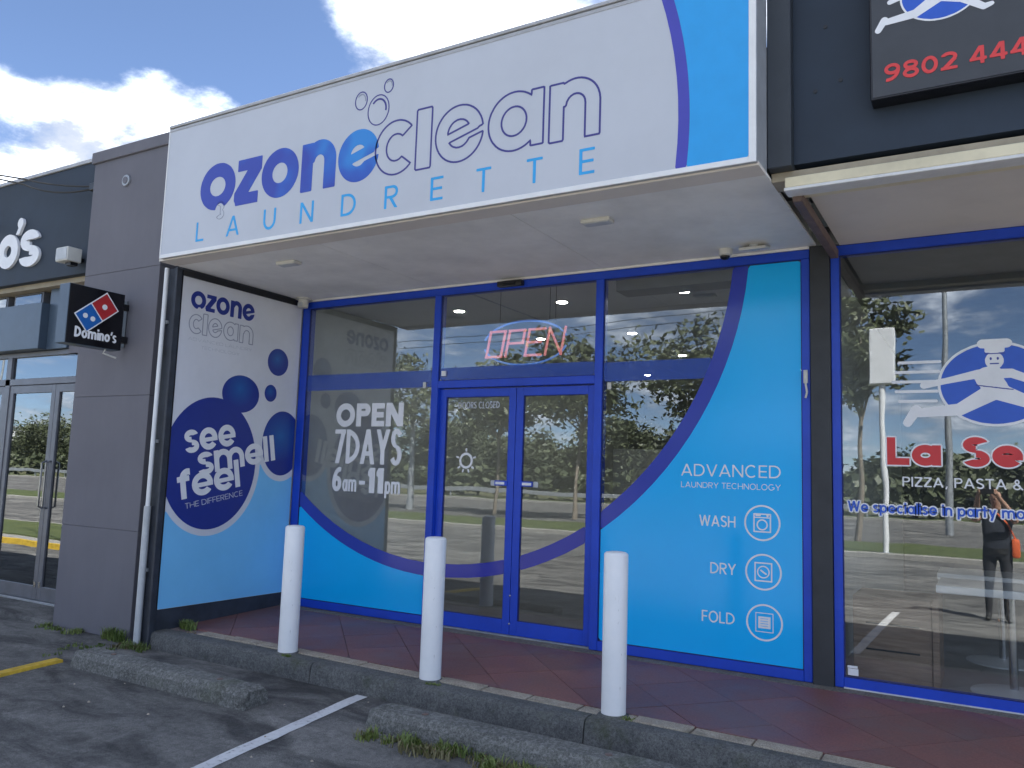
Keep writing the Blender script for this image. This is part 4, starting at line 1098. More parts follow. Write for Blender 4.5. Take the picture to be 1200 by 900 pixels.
# ================================================================ SMALL FIXTURES ON THE SOFFIT AND FRAME
def soffit_light(x, y, lab):
    t = thing('soffit_light', lab, 'light fitting', (x, y, 3.2215), 'surface lights under the canopy')
    MB().box(x-.11, x+.11, y-.05, y+.05, 3.196, 3.2213).build('housing', 'plastic_white', t, .004)
    MB().box(x-.095, x+.095, y-.038, y+.038, 3.190, 3.1958).build('diffuser', 'pvc', t, .002)
soffit_light(4.05, -1.25, 'flat unlit light fitting on the canopy soffit toward the right')
soffit_light(1.09, -1.29, 'flat unlit light fitting on the canopy soffit toward the left')
t = thing('dome_camera', 'small white dome security camera with black lens under the canopy', 'camera', (4.66, -.17, 3.2215))
MB().lathe([(.035, -.055), (.05, -.045), (.055, -.02), (.055, 0)], (4.66, -.17, 3.2212), 24).build('base', 'plastic_white', t, smooth=True)
MB().lathe([(.002, -.085), (.024, -.080), (.036, -.066), (.038, -.055)], (4.655, -.175, 3.2212), 24).build('dome', 'lens', t, smooth=True)
t = thing('flood_light', 'slim cream LED floodlight on the soffit beside the dome camera', 'floodlight', (4.88, -.2, 3.2215))
MB().add([(4.79, -.29, 3.165), (4.99, -.29, 3.165), (4.99, -.12, 3.205), (4.79, -.12, 3.205), (4.79, -.285, 3.19), (4.99, -.285, 3.19), (4.99, -.115, 3.2212), (4.79, -.115, 3.2212)],
         [(0, 1, 2, 3), (4, 7, 6, 5), (0, 4, 5, 1), (1, 5, 6, 2), (2, 6, 7, 3), (3, 7, 4, 0)]).build('housing', 'plastic_white', t, .003)
MB().box(4.86, 4.92, -.24, -.16, 3.19, 3.2212).build('bracket', 'pvc', t)
t = thing('door_sensor', 'black automatic door motion sensor on the top blue rail', 'sensor', (2.63, -.001, 3.15))
MB().box(2.50, 2.76, -.062, -.001, 3.140, 3.192).build('housing', 'plastic_black', t, .008, True, 2)
MB().box(2.56, 2.70, -.066, -.0625, 3.146, 3.166).build('lens', 'lens', t)
t = thing('alarm_sensor', 'white alarm sensor in the corner above the poster panel', 'sensor', (.10, -.08, 3.2215))
MB().lathe([(.05, -.10), (.055, -.02), (.085, -.015), (.085, 0)], (.10, -.10, 3.2213), 20).build('housing', 'plastic_white', t, smooth=True)
MB().box(.07, .13, -.158, -.14, 3.13, 3.17).build('lens', 'pvc', t, .003)
single(MB().box(1.875, 1.925, -.004, .012, 2.335, 2.385), 'notice_sticker', 'white_print', (1.9, 0, 2.335), 'small white sticker at the bottom left corner of the fanlight', 'sticker')
single(MB().box(3.60, 3.635, .004, .0185, 2.165, 2.225), 'contact_sensor', 'plastic_white', (3.62, 0, 2.165), 'tiny white contact sensor on the right window under the blue band', 'sensor', bevel=.003)
single(MB().box(1.655, 1.69, .004, .0185, 2.225, 2.285), 'contact_sensor', 'plastic_white', (1.67, 0, 2.225), 'tiny white contact sensor at the right end of the left window', 'sensor', bevel=.003)
t = thing('frame_latch', 'white latch with a small drop handle on the right blue post', 'latch', (5.222, 0, 2.14))
MB().box(5.205, 5.235, -.018, .0025, 2.17, 2.27).build('plate', 'plastic_white', t, .003)
MB().tube([(5.22, -.012, 2.17), (5.232, -.026, 2.10), (5.22, -.014, 2.06)], .008, 8).build('handle', 'plastic_white', t, smooth=True)
# white downpipe between pillar and poster
t = thing('downpipe', 'thin white downpipe with grey lower section beside the grey pillar', 'downpipe', (-.165, -1.59, -.2))
MB().tube([(-.165, -1.59, 1.02), (-.165, -1.59, 3.222)], .020, 14).build('upper_pipe', 'white_paint', t, smooth=True)
MB().tube([(-.165, -1.59, -.2), (-.165, -1.59, .55), (-.165, -1.59, 1.03)], .031, 14).build('lower_pipe', 'pvc', t, smooth=True)
for z in (.45, 1.6, 2.7):
    MB().box(-.202, -.128, -1.572, -1.556, z, z+.03).build('clip', 'gal', t)

# ================================================================ GREY PILLAR
t = thing('rendered_pillar', 'tall grey rendered party wall pillar between the pizza shop and the laundrette', 'pillar', (-1.0, -1.5, -.2))
for (z0, z1) in ((-.2, .78), (.7825, 2.05), (2.0525, 3.30), (3.3025, 4.50)):
    MB().box(-1.60, -.40, -1.5, -.9, z0, z1).build('render_panel', 'render', t, .003)
MB().box(-1.585, -.415, -1.488, -.9, -.19, 4.5).build('core', 'render', t)
MB().box(-1.63, -.37, -1.525, 9.0, 4.5, 4.62).build('capping', 'render', t, .005)
MB().box(-1.60, -.40, -.899, 9.0, -.2, 4.5).build('party_wall', 'render', t)
t = thing('wall_vent', 'small round metal vent high on the grey pillar', 'vent', (-1.03, -1.5, 4.23))
mb = MB(); mb.tube([(-1.03, -1.5, 4.233), (-1.03, -1.522, 4.233)], .058, 24); mb.build('rim', 'gal', t, .003)
MB().tube([(-1.03, -1.5225, 4.233), (-1.03, -1.528, 4.233)], .036, 20).build('core', 'render', t)
# projecting sign with tile logo
sx = -.75; y0, y1, z0, z1 = -2.145, -1.595, 2.470, 3.018
t = thing('projecting_sign', 'square black projecting sign with red and blue tile logo on the pillar', 'sign', (sx-.08, -1.52, 2.47))
MB().box(sx-.16, sx-.006, y0, y1, z0, z1).build('box', 'edge_slate', t, .004)  # sky reflection on the black box's edge put into its slate blue colour
MB().box(sx-.0058, sx, y0+.004, y1-.004, z0+.004, z1-.004).build('face', 'sign_black_gloss', t)
MB().box(sx-.11, sx-.05, y1, -1.5, 2.56, 2.62).box(sx-.11, sx-.07, y1, -1.5, 2.88, 2.94).box(sx-.14, sx-.09, -1.506, -1.5005, 2.52, 2.98).build('bracket', 'plastic_black', t)
MB().tube([(sx-.05, -1.72, 2.469), (sx-.05, -1.74, 2.43), (sx-.03, -1.62, 2.40)], .009, 8).build('conduit', 'plastic_white', t)
def rotsq(cx, cz, w, h, a):
    ca, sa = math.cos(a), math.sin(a)
    return [(cx+x*ca-z*sa, cz+x*sa+z*ca) for x, z in ((-w/2, -h/2), (w/2, -h/2), (w/2, h/2), (-w/2, h/2))]
ay = math.radians(40); lc = (-1.868, 2.795); hw = .094
ex = (math.cos(ay), math.sin(ay))
flat([rotsq(*lc, hw*4+.018, hw*2+.018, ay)], 'tile_border', 'white_print', t, 'side', sx+.0002, .001)
for s, m in ((-1, 'domino_blue'), (1, 'domino_red')):
    flat([rotsq(lc[0]+s*ex[0]*(hw+.0015), lc[1]+s*ex[1]*(hw+.0015), hw*2-.008, hw*2-.004, ay)], 'tile_half', m, t, 'side', sx+.0014, .001)
dots = [(lc[0]+ex[0]*hw, lc[1]+ex[1]*hw, .026)] + [(lc[0]-ex[0]*hw+d*.037, lc[1]-ex[1]*hw-d*.01, .024) for d in (-1, 1)]
for d in dots: flat([circle_pts(*d, 20)], 'tile_dot', 'white_print', t, 'side', sx+.0026, .001)
flat(text("Domino's", -2.065, 2.535, .10, .415, t=.20, track=.05), 'lettering', 'white_print', t, 'side', sx+.0002, .001)

# ================================================================ LEFT PIZZA SHOP
LB = thing('pizza_shop', 'navy fronted pizza shop with grey glass doors left of the grey pillar', 'building', (-4.5, -1.1, -.2))
FYL = -1.30
MB().box(-9.5, -1.605, FYL, -1.0, 3.42, 4.66).build('fascia', 'navy_wall', LB, .004)
MB().box(-9.5, -1.605, FYL-.02, -.9, 4.66, 4.70).build('fascia_cap', 'cap_grey', LB, .003)
MB().box(-9.5, -1.605, -1.0, 9.0, 4.2, 4.4).build('roof', 'roofing', LB)
MB().box(-9.5, -1.605, -1.22, -1.0, 3.36, 3.4195).build('soffit_band', 'tan', LB)
MB().box(-9.5, -2.84, -1.22, -.98, 2.66, 3.19).build('bulkhead_panel', 'edge_slate', LB, .004)
MB().box(-2.838, -2.44, -1.13, -.98, 2.66, 3.36).build('bulkhead_return', 'edge_slate', LB, .003)
MB().box(-2.44, -1.605, -1.10, -.98, 2.60, 3.36).build('bulkhead_end', 'render', LB)
for (a, b) in ((-3.62, -3.02), (-4.5, -3.76)):
    fr = MB().box(a, b, -1.11, -1.03, 3.195, 3.35).build('high_window', 'door_grey', LB)
    MB().box(a+.04, b-.03, -1.118, -1.112, 3.215, 3.335).build('glass_pane', 'glass_left', fr)
MB().box(-9.5, -1.605, .2, .3, -.2, 4.2).build('inner_wall', 'in_dark', LB)
MB().box(-9.5, -1.605, -1.02, 4.0, -.2, -.125).build('floor', 'in_floor', LB)
# doors: transom lights, frame, two leaves
DG = 'door_grey'; yD = -1.08
MB().box(-9.5, -1.70, yD, yD+.08, 2.27, 2.345).build('transom', DG, LB, .003)
MB().box(-9.5, -1.70, yD, yD+.08, 2.60, 2.655).build('head_rail', DG, LB, .003)
MB().box(-9.5, -1.605, yD-.02, yD+.09, -.16, -.12).build('door_track', 'gal', LB, .003)
MB().box(-1.70, -1.605, yD, yD+.08, -.12, 2.6).build('mullion', DG, LB, .003)
MB().box(-3.70, -3.60, yD, yD+.08, -.12, 2.6).build('mullion', DG, LB, .003)
MB().box(-3.60, -1.70, yD+.03, yD+.036, 2.345, 2.60).build('glass_pane', 'glass_left', LB)
MB().box(-5.4, -3.70, yD+.03, yD+.036, 2.345, 2.60).build('glass_pane', 'glass_left', LB)
for (a, b) in ((-3.598, -2.668), (-2.662, -1.702), (-5.3, -3.702)):
    mb = MB(); st = .075; y0, y1 = yD+.01, yD+.055
    mb.box(a, a+st, y0, y1, -.115, 2.265).box(b-st, b, y0, y1, -.115, 2.265).box(a+st, b-st, y0, y1, -.115, .03).box(a+st, b-st, y0, y1, 2.175, 2.265)
    d = mb.build('door', DG, LB, .003)
    MB().box(a+st, b-st, yD+.03, yD+.036, .03, 2.175).build('glass_pane', 'glass_left', d)
    hx = b-.04 if b < -2.66 and a > -3.7 else a+.04
    MB().tube([(hx, y0, .88), (hx, y0-.05, .90), (hx, y0-.05, 1.38), (hx, y0, 1.40)], .012, 8).build('pull_handle', 'chrome', d, smooth=True)
    MB().box(hx-.02, hx+.02, y0-.008, y0-.0005, .02, .08).build('floor_lock', 'chrome', d)
MB().box(-2.50, -2.46, yD-.02, yD-.001, .0, .0).build('door_seal', 'black_trim', LB) if False else None
# raised letters o's
let = thing('fascia_letters', "white raised letters o's on the navy shop fascia", 'lettering', (-3.2, FYL, 3.6))
def raised(fn, bx, nm):
    flat(shape_loops(fn, *bx, .01), nm, 'white_print', let, 'front', FYL-.0005, .03)
raised(ring(-3.462, 3.818, .212, .205, .135), (-3.7, -3.2, 3.58, 4.05), 'letter')
raised(U(arc(-3.02, 3.905, .185, .125, .115, 8, 275), arc(-3.005, 3.72, .20, .125, .115, -172, 92)), (-3.25, -2.75, 3.55, 4.08), 'letter')
raised(U(ell(-3.245, 4.135, .058, .062), clip(seg(-3.30, 3.985, -3.205, 4.15, .06), -3.32, -3.18, 4.0, 4.16)), (-3.34, -3.15, 3.97, 4.22), 'apostrophe')
raised(U(ring(-3.98, 3.81, .24, .21, .135), rect(-4.5, -4.36, 3.60, 4.02)), (-4.55, -3.7, 3.55, 4.06), 'letter')
t = thing('wall_floodlight', 'white boxy floodlight low on the navy fascia beside the pillar', 'floodlight', (-2.0, FYL, 3.55))
MB().box(-2.13, -1.92, -1.52, -1.36, 3.51, 3.66).build('housing', 'plastic_white', t, .006)
MB().box(-2.12, -1.93, -1.526, -1.5205, 3.525, 3.645).build('lens', 'pvc', t)
MB().box(-2.06, -1.98, -1.36, FYL-.0005, 3.54, 3.58).box(-2.05, -1.95, -1.46, -1.38, 3.475, 3.5095).build('bracket', 'plastic_black', t)
t = thing('spot_lamp', 'small glowing spot lamp on the navy fascia at the far left edge', 'lamp', (-3.86, FYL, 4.14))
MB().tube([(-3.86, FYL-.0005, 4.20), (-3.86, -1.45, 4.18)], .012, 8).build('arm', 'plastic_black', t)
MB().lathe([(.03, 0), (.05, .03), (.05, .08), (.02, .10)], (-3.86, -1.47, 4.10), 16).build('hood', 'plastic_black', t, smooth=True)
MB().lathe([(.001, -.004), (.03, -.002), (.03, 0)], (-3.86, -1.47, 4.0995), 16).build('bulb', 'lamp_spot', t)
# service cables to the bracket beside the pillar
t = thing('cable_bracket', 'black cable bracket at the top of the navy fascia', 'bracket', (-1.80, FYL, 4.30))
MB().box(-1.85, -1.70, -1.40, FYL-.0005, 4.29, 4.37).build('block', 'plastic_black', t, .006)
for k, (dz, sag, lab) in enumerate(((0.0, .05, 'upper black service cable running across the navy fascia'), (-.03, .13, 'lower sagging black service cable running across the navy fascia'))):
    pts = []
    A = Vector((-1.82, -1.39, 4.335+dz)); Bp = Vector((-2.92, -1.52, 4.55+dz*2)); Cq = Vector((-9.5, -3.2, 5.9+k*.2))
    for i in range(9):
        q = A.lerp(Bp, i/8); q.z -= sag*4*(i/8)*(1-i/8)*.5; pts.append(q)
    for i in range(1, 9): pts.append(Bp.lerp(Cq, i/8))
    single(MB().tube(pts, .010, 6), 'service_cable', 'cable', A, lab, 'cable', 'service cables', smooth=True)

# ================================================================ RIGHT PIZZA SHOP
RB = thing('navy_shop', 'navy parapet shop with cream awning edge right of the laundrette', 'building', (7.5, 0, -.2))
TY = -1.50
MB().box(5.435, 12.0, TY, -1.3, 3.30, 5.6).build('parapet', 'navy_wall', RB)
MB().box(5.2965, 5.434, -1.579, -1.3, 3.27, 5.6).build('corner_trim', 'navy_trim', RB, .004)
MB().box(5.302, 12.0, -1.485, -1.3, 3.215, 3.2695).build('tan_board', 'tan', RB)
MB().box(5.39, 12.0, -1.54, -1.31, 3.152, 3.2145).build('awning_beam', 'cream', RB, .004)
MB().box(5.385, 12.0, -1.545, -1.42, 3.132, 3.1515).build('awning_lip', 'lip_white', RB, .003)
MB().box(5.47, 12.0, -1.42, .03, 3.155, 3.16).build('soffit', 'soffit2', RB) if False else None
MB().box(5.47, 12.0, -1.30, -.002, 3.205, 3.2145).build('soffit', 'soffit2', RB)
MB().box(5.41, 5.465, -1.42, -.03, 3.10, 3.165).build('awning_beam', 'rust_brown', RB, .004)
MB().box(5.405, 12.0, .0, .13, 3.216, 3.4).box(5.332, 12.0, .13, 6.5, 3.216, 3.4).build('ceiling', 'in_dark', RB)
MB().box(5.40, 12.0, -1.3, 6.5, 4.3, 4.5).build('roof', 'roofing', RB)
MB().box(5.40, 12.0, .09, .13, -.2, -.004).box(5.332, 12.0, .13, 6.5, -.2, -.004).build('floor', 'in_floor_light', RB)
MB().box(5.332, 12.0, 6.5, 6.6, -.2, 4.3).build('rear_wall', 'in_dark', RB)
MB().box(11.9, 12.0, .1, 6.5, -.2, 4.3).build('end_wall', 'in_dark', RB)
RW = thing('shop_window', 'blue framed pizza shop window with running chef emblem and red lettering', 'shopfront', (7.5, .05, 0))
MB().box(5.402, 5.462, .0, .1, 0, 3.129).build('mullion', FB, RW, bv)
MB().box(5.402, 9.0, .0, .1, 3.13, 3.204).build('top_rail', FB, RW, bv)
MB().box(5.4625, 9.0, .0, .1, .0, .07).build('sill', FB, RW, bv)
MB().box(5.4625, 8.3, -.012, .0, -.002, .006).build('sill_lip', 'lip_white', RW)
MB().box(8.3, 8.36, -.004, .1, .07, 3.13).build('mullion', FB, RW, bv)
bead(5.4625, 8.3, .0705, 3.1295, pane(5.465, 8.298, .073, 3.127, RW))
def emblem(parent, off, cx, cz, r, lines=True):
    """blue oval with a running figure in white"""
    A = lambda x: cx+x*r
    Bz = lambda z: cz+z*r
    e1, e2 = ell(cx, cz, 1.0*r, .84*r), ell(cx, cz, .95*r, .79*r)
    bxx = (cx-1.9*r, cx+1.3*r, cz-1.0*r, cz+1.0*r); rs = .012*r/.35
    flat(shape_loops(I(e1, N_(e2)), *bxx, rs), 'oval_rim', 'white_print', parent, 'front', off, .0008)
    flat(shape_loops(e2, *bxx, rs), 'oval', 'mid_blue_print', parent, 'front', off, .0008)
    C = lambda x0, z0, x1, z1, a, b: caps(A(x0), Bz(z0), A(x1), Bz(z1), a*r, b*r)
    fig = U(C(-.20, .80, .22, .80, .09, .09), rect(A(-.16), A(.18), Bz(.62), Bz(.78)), ell(A(.0), Bz(.46), .16*r, .17*r),
            C(-.28, .20, .28, .20, .09, .09), C(-.12, .12, .02, -.08, .22, .20), C(-.30, .20, -.85, .08, .085, .06), C(-.85, .08, -1.25, .0, .06, .07),
            C(.28, .20, .62, .05, .085, .075), C(.62, .05, .78, .24, .07, .07), C(-.02, -.14, -.62, -.50, .17, .12), C(-.62, -.50, -1.34, -.56, .12, .09), C(-1.40, -.50, -1.56, -.76, .10, .085),
            C(.02, -.14, .52, -.36, .17, .12), C(.52, -.36, 1.0, -.74, .12, .085), C(1.0, -.74, 1.18, -.70, .085, .06))
    flat(shape_loops(fig, *bxx, rs*.8), 'running_figure', 'white_print', parent, 'front', off-.0009, .0008)
    flat(shape_loops(U(C(-.07, .40, .07, .40, .012, .012), ell(A(-.06), Bz(.50), .02*r, .03*r), ell(A(.06), Bz(.50), .02*r, .03*r), C(-.16, .60, .18, .60, .01, .01)), *bxx, rs*.35), 'figure_details', 'navy_print', parent, 'front', off-.0018, .0008)
    flat(shape_loops(I(C(-.33, -.02, .30, -.12, .012, .012), rect(*bxx)), *bxx, rs*.6), 'figure_details', 'navy_print', parent, 'front', off-.0018, .0008)
    if lines:
        flat(shape_loops(U(*[rect(A(-1.85+k*.0+abs(2-k)*.06), A(-.92-.02*k), Bz(.48-k*.2-.03), Bz(.48-k*.2+.03)) for k in range(5)]), *bxx, rs*.8), 'speed_lines', 'white_print', parent, 'front', off, .0008)
EY = .0195
emblem(RW, EY, 6.44, 2.135, .345)
def outlined(s, u, v, cap, L, t, mat, parent, off, grow, **k):
    """letters with a white edge: fat white copy behind"""
    lp = text(s, u, v, cap, L, t=t, **k)
    ribbons(lp, grow*2, 'lettering_edge', 'white_print', parent, 'front', off, .0008)
    return flat(lp, 'lettering', mat, parent, 'front', off-.0001, .0012)
outlined('La', 5.765, 1.575, .195, .34, .28, 'red_print', RW, EY, .010, track=.06)['label'] = 'red lettering reading La'
outlined('Se', 6.235, 1.575, .195, .35, .26, 'red_print', RW, EY, .010, track=.06)['label'] = 'red lettering reading Se'
flat(text('PIZZA, PASTA &', 5.86, 1.425, .068, .72, t=.15, track=.1), 'lettering', 'white_print', RW, 'front', EY, .001)['label'] = 'white lettering reading PIZZA, PASTA &'
outlined('We specialise in party mo', 5.50, 1.235, .075, 1.085, .17, 'mid_blue_print', RW, EY, .0085, track=.08)['label'] = 'blue lettering reading We specialise in party mo'
single(MB().box(5.487, 5.555, .012, .0185, .09, .135).box(5.485, 5.55, .012, .0185, .139, .155), 'window_sticker', 'white_print', (5.52, .015, .09), 'two small white stickers in the lower left corner of the pizza window', 'sticker')
# phone sign on the parapet
PS = thing('phone_sign', 'charcoal box sign with red phone number and blue oval emblem on the navy parapet', 'sign', (6.7, -1.5, 3.55))
MB().box(5.872, 7.9, -1.62, TY-.0005, 3.553, 5.0).build('box', 'sign_black_gloss', PS, .004)
MB().box(5.885, 7.885, -1.624, -1.6205, 3.566, 4.985).build('face', 'sign_black', PS)
flat(text('9802 444', 5.945, 3.645, .098, .675, t=.19, track=.10), 'lettering', 'red_phone', PS, 'front', -1.6245, .003)['label'] = 'red lettering reading 9802 444'
emblem(PS, -1.6245, 6.23, 4.105, .20, False)
for (x, z) in ((5.62, 4.12), (5.70, 3.77), (5.56, 3.73), (5.60, 4.55)):
    single(MB().tube([(x, TY+.0, z), (x, TY-.004, z)], .012, 10), 'fixing_hole', 'plastic_black', (x, TY, z), 'small dark fixing hole in the navy parapet %s' % {4.12: 'at mid height', 3.77: 'lower right of the pair', 3.73: 'lower left of the pair', 4.55: 'near the top of view'}[z], 'hole', 'fixing holes in the parapet')
# interior: pedestal tables and a wooden cabinet
def ped_table(cx, cy, w, d, h, lab):
    t = thing('pedestal_table', lab, 'table', (cx, cy, 0), 'white pedestal tables')
    MB().box(cx-w/2, cx+w/2, cy-d/2, cy+d/2, h-.055, h).build('table_top', 'table_white', t, .008, False, 2)
    MB().lathe([(.028, .02), (.028, h-.04), (.09, h-.036)], (cx, cy, -.004), 16).build('pedestal', 'chrome', t, smooth=True)
    MB().lathe([(.27, .0), (.27, .012), (.20, .025), (.03, .04)], (cx, cy, -.004), 32).build('base', 'table_white', t, smooth=True)
ped_table(6.50, .56, .92, .60, .74, 'white topped pedestal table close behind the pizza window')
ped_table(6.45, 1.75, .92, .60, .72, 'white topped pedestal table further back in the pizza shop')
t = thing('wooden_cabinet', 'low brown wooden cabinet with two dark drawer slots behind the pizza window', 'cabinet', (5.73, .75, 0))
MB().box(5.47, 6.0, .42, .95, -.004, .60).build('carcass', 'wood', t, .004)
for z in (.21, .40):
    MB().box(5.56, 5.92, .412, .4195, z, z+.012).build('drawer_slot', 'black_trim', t)
MB().box(6.004, 6.05, .40, .96, -.004, .62).build('end_post', 'wood', t, .003)
# ================================================================ WEEDS
def blades(spots, name, mat, label=None):
    mb = MB(); r = random.Random(5)
    for (x, y, z, rad, n, h) in spots:
        for k in range(n):
            a = r.uniform(0, 6.283); d = rad*math.sqrt(r.random()); px, py = x+d*math.cos(a), y+d*.9*math.sin(a)
            hh = h*r.uniform(.35, 1.0); la = r.uniform(0, 6.283); ln = hh*r.uniform(.2, 1.0)
            w = r.uniform(.003, .007); c, s = math.cos(la), math.sin(la)
            b0 = Vector((px, py, z-.004)); b1 = b0+Vector((c*ln*.35, s*ln*.35, hh*.7)); b2 = b0+Vector((c*ln, s*ln, hh))
            q = Vector((-s, c, 0))*w
            mb.add([b0-q, b0+q, b1+q*.8, b1-q*.8, b2], [(0, 1, 2, 3), (3, 2, 4)])
    o = mb.build(name, mat); return tag(o, label, 'weeds', kind='stuff')
sp = []
for k in range(30):
    x = 2.98+1.25*rnd.random()**.8; sp.append((x, -2.235+rnd.uniform(-.075, .045)*(1.2-.5*abs(x-3.5)), zg(-2.2), rnd.uniform(.03, .08), rnd.randint(14, 60), rnd.uniform(.035, .09)))
sp += [(-.55+rnd.uniform(-.10, .12), -1.545+rnd.uniform(-.03, .01), -.2, .05, 30, .13) for _ in range(7)]
sp += [(-.16+rnd.uniform(-.08, .20), -1.63+rnd.uniform(-.06, .03), -.2, .06, 34, .07) for _ in range(8)]
sp += [(.10+rnd.uniform(-.08, .10), -1.30+rnd.uniform(-.03, .03), -.05, .05, 34, .085) for _ in range(6)]
sp += [(1.56+rnd.uniform(-.03, .08), -1.515, -.058, .03, 26, .022) for _ in range(4)] + [(2.96+rnd.uniform(-.03, .08), -1.515, -.058, .03, 26, .02) for _ in range(4)] + [(4.40+rnd.uniform(-.05, .08), -1.47, -.056, .03, 26, .025) for _ in range(5)]
sp += [(-1.5+rnd.uniform(-.2, .5), -1.53-rnd.random()*.12, -.2, .06, 26, .05) for _ in range(10)]
for k in range(16): sp.append((-.14+rnd.uniform(-.5, .05), -1.75-rnd.random()*.5, -.2, .05, 14, .03))
blades(sp, 'weeds', 'weed', 'green weeds growing along the kerb, pillar foot and wheel stops')
sp2 = [(2.98+1.3*rnd.random(), -2.245+rnd.uniform(-.09, .04), zg(-2.2), .07, 22, .06) for _ in range(22)]
sp2 += [(-.2+rnd.uniform(-.08, .25), -1.65+rnd.uniform(-.06, .05), -.2, .07, 24, .05) for _ in range(9)]
sp2 += [(rnd.uniform(.25, 5.5), -1.378, -.056, .05, 9, .014) for _ in range(40)]
blades(sp2, 'dry_grass', 'dry_weed', 'straw coloured dry grass mixed with the weeds')

# small litter: pale leaves and pebbles on the asphalt
for i in range(26):
    x, y = rnd.uniform(.3, 4.6), rnd.uniform(-3.0, -1.64)
    if y < -1.9 and (0 < x < 2.05 or x > 2.9) and y > -2.35: continue
    r = rnd.uniform(.006, .014); z = zg(y)
    vs = [(x+r*math.cos(a)*rnd.uniform(.7, 1.2), y+r*math.sin(a)*rnd.uniform(.6, 1.2), z) for a in (0, 1.2, 2.5, 3.8, 5.0)]
    n = len(vs); mb = MB().add(vs+[(x+.3*(v[0]-x), y+.3*(v[1]-y), z+r*.7) for v in vs], [tuple(range(n, 2*n))]+[(k, (k+1) % n, n+(k+1) % n, n+k) for k in range(n)])
    if i == 0: pebbles = mb
    else: pebbles.add(mb.v, mb.f)
tag(pebbles.build('gravel_chips', 'edging'), 'loose stone chips scattered on the asphalt', 'gravel', kind='stuff')

# ================================================================ ACROSS THE CAR PARK (seen mirrored in the glass)
def tree(name, lab, x, y, h, cr, trunk_h, mat, seed, n_clump=46, n_leaf=60, ls=.22, group='trees across the road', tr=.18, flat_=0.75):
    r = random.Random(seed); z0 = -.36
    t = thing(name, lab, 'tree', (x, y, z0), group)
    mb = MB(); lean = (r.uniform(-.06, .06), r.uniform(-.06, .06)); P0 = Vector((x, y, z0))
    tip = P0+Vector((lean[0]*trunk_h, lean[1]*trunk_h, trunk_h))
    mb.tube([P0-Vector((0, 0, .1)), P0.lerp(tip, .4)+Vector((r.uniform(-.1, .1), 0, 0)), tip], [tr, tr*.75, tr*.6], 9)
    tips = []
    for k in range(7):
        a = k*6.283/7+r.uniform(-.4, .4); ln = cr*r.uniform(.55, .95)
        e = tip+Vector((math.cos(a)*ln*.8, math.sin(a)*ln*.8, (h-trunk_h)*r.uniform(.25, .8)))
        m = tip.lerp(e, .5)+Vector((0, 0, -.08*ln))
        mb.tube([tip-Vector((0, 0, .3*r.random()*trunk_h*.4)), m, e], [tr*.45, tr*.28, tr*.10], 6); tips += [m, e]
    mb.tube([tip, tip+Vector((0, 0, (h-trunk_h)*.8))], [tr*.55, tr*.12], 6); tips.append(tip+Vector((0, 0, (h-trunk_h)*.8)))
    mb.build('trunk', 'bark', t, smooth=True)
    lf = MB(); cz = z0+(h+trunk_h)/2
    for k in range(n_clump):
        if k < len(tips): c = tips[k]
        else:
            u = Vector((r.gauss(0, 1), r.gauss(0, 1), r.gauss(0, 1))).normalized()*(r.random()**.45)
            c = Vector((x+u.x*cr, y+u.y*cr, cz+u.z*(h-trunk_h)*.5))
        cs = cr*r.uniform(.16, .32)
        for q in range(n_leaf):
            d = Vector((r.gauss(0, .5), r.gauss(0, .5), r.gauss(0, .5)*flat_))*cs
            p = c+d; a = Vector((r.gauss(0, 1), r.gauss(0, 1), r.gauss(0, .6))).normalized(); b = a.cross(Vector((r.gauss(0, 1), r.gauss(0, 1), r.gauss(0, 1)))).normalized()
            s1, s2 = ls*r.uniform(.6, 1.2), ls*r.uniform(.25, .5)
            lf.add([p-a*s1, p+b*s2, p+a*s1, p-b*s2], [(0, 1, 2, 3)])
    lf.build('crown', mat, t)
    return t
gums = [(2.6, -23.0, 8.8, 2.0), (-3.6, -26.5, 8.6, 3.3), (-9.0, -25.5, 8.2, 3.1), (-14.0, -27.0, 7.6, 3.0), (-19.5, -25.5, 7.8, 3.0), (-25.5, -26.0, 8.4, 3.2), (-34.0, -26.0, 8.0, 3.2)]
ORDG = ['just behind the white pole sign', 'second from the pole sign', 'third from the pole sign', 'fourth from the pole sign', 'fifth from the pole sign', 'sixth from the pole sign', 'farthest along from the pole sign']
for i, (x, y, h, r_) in enumerate(gums):
    tree('gum_tree', 'slender gum tree with a high crown on the verge, '+ORDG[i], x, y, h, r_, h*.50, 'gum_leaf', 20+i, 62, 70, .18, 'gum trees on the verge', .11)
belt = [(-6, -53, 4.6, 3.6), (-13, -54, 5.4, 3.8), (-20, -56, 6.4, 4.2), (-28, -54, 5.0, 4.2), (-36, -55, 6.8, 4.4), (-46, -53, 5.6, 4.6), (-58, -55, 7.5, 5.0), (2, -56, 4.0, 3.5), (11, -55, 4.6, 4.0), (-74, -56, 7.0, 6.0), (-92, -62, 8.5, 6.5), (-120, -70, 8.5, 7.0)]
ORD = ['rightmost', 'second', 'third', 'fourth', 'fifth', 'sixth', 'seventh', 'eighth', 'ninth', 'tenth', 'eleventh', 'leftmost']
BL = [w+' dense dark tree across the road'+('' if w in ('rightmost', 'leftmost') else ', counted from the right') for w in ORD]
for i, (x, y, h, r_) in enumerate(belt):
    tree('belt_tree', BL[sorted([b[0] for b in belt], reverse=True).index(x)], x, y, h, r_, h*.22, 'dark_leaf', 60+i, 80, 130, .27, 'dense trees across the road', .26)
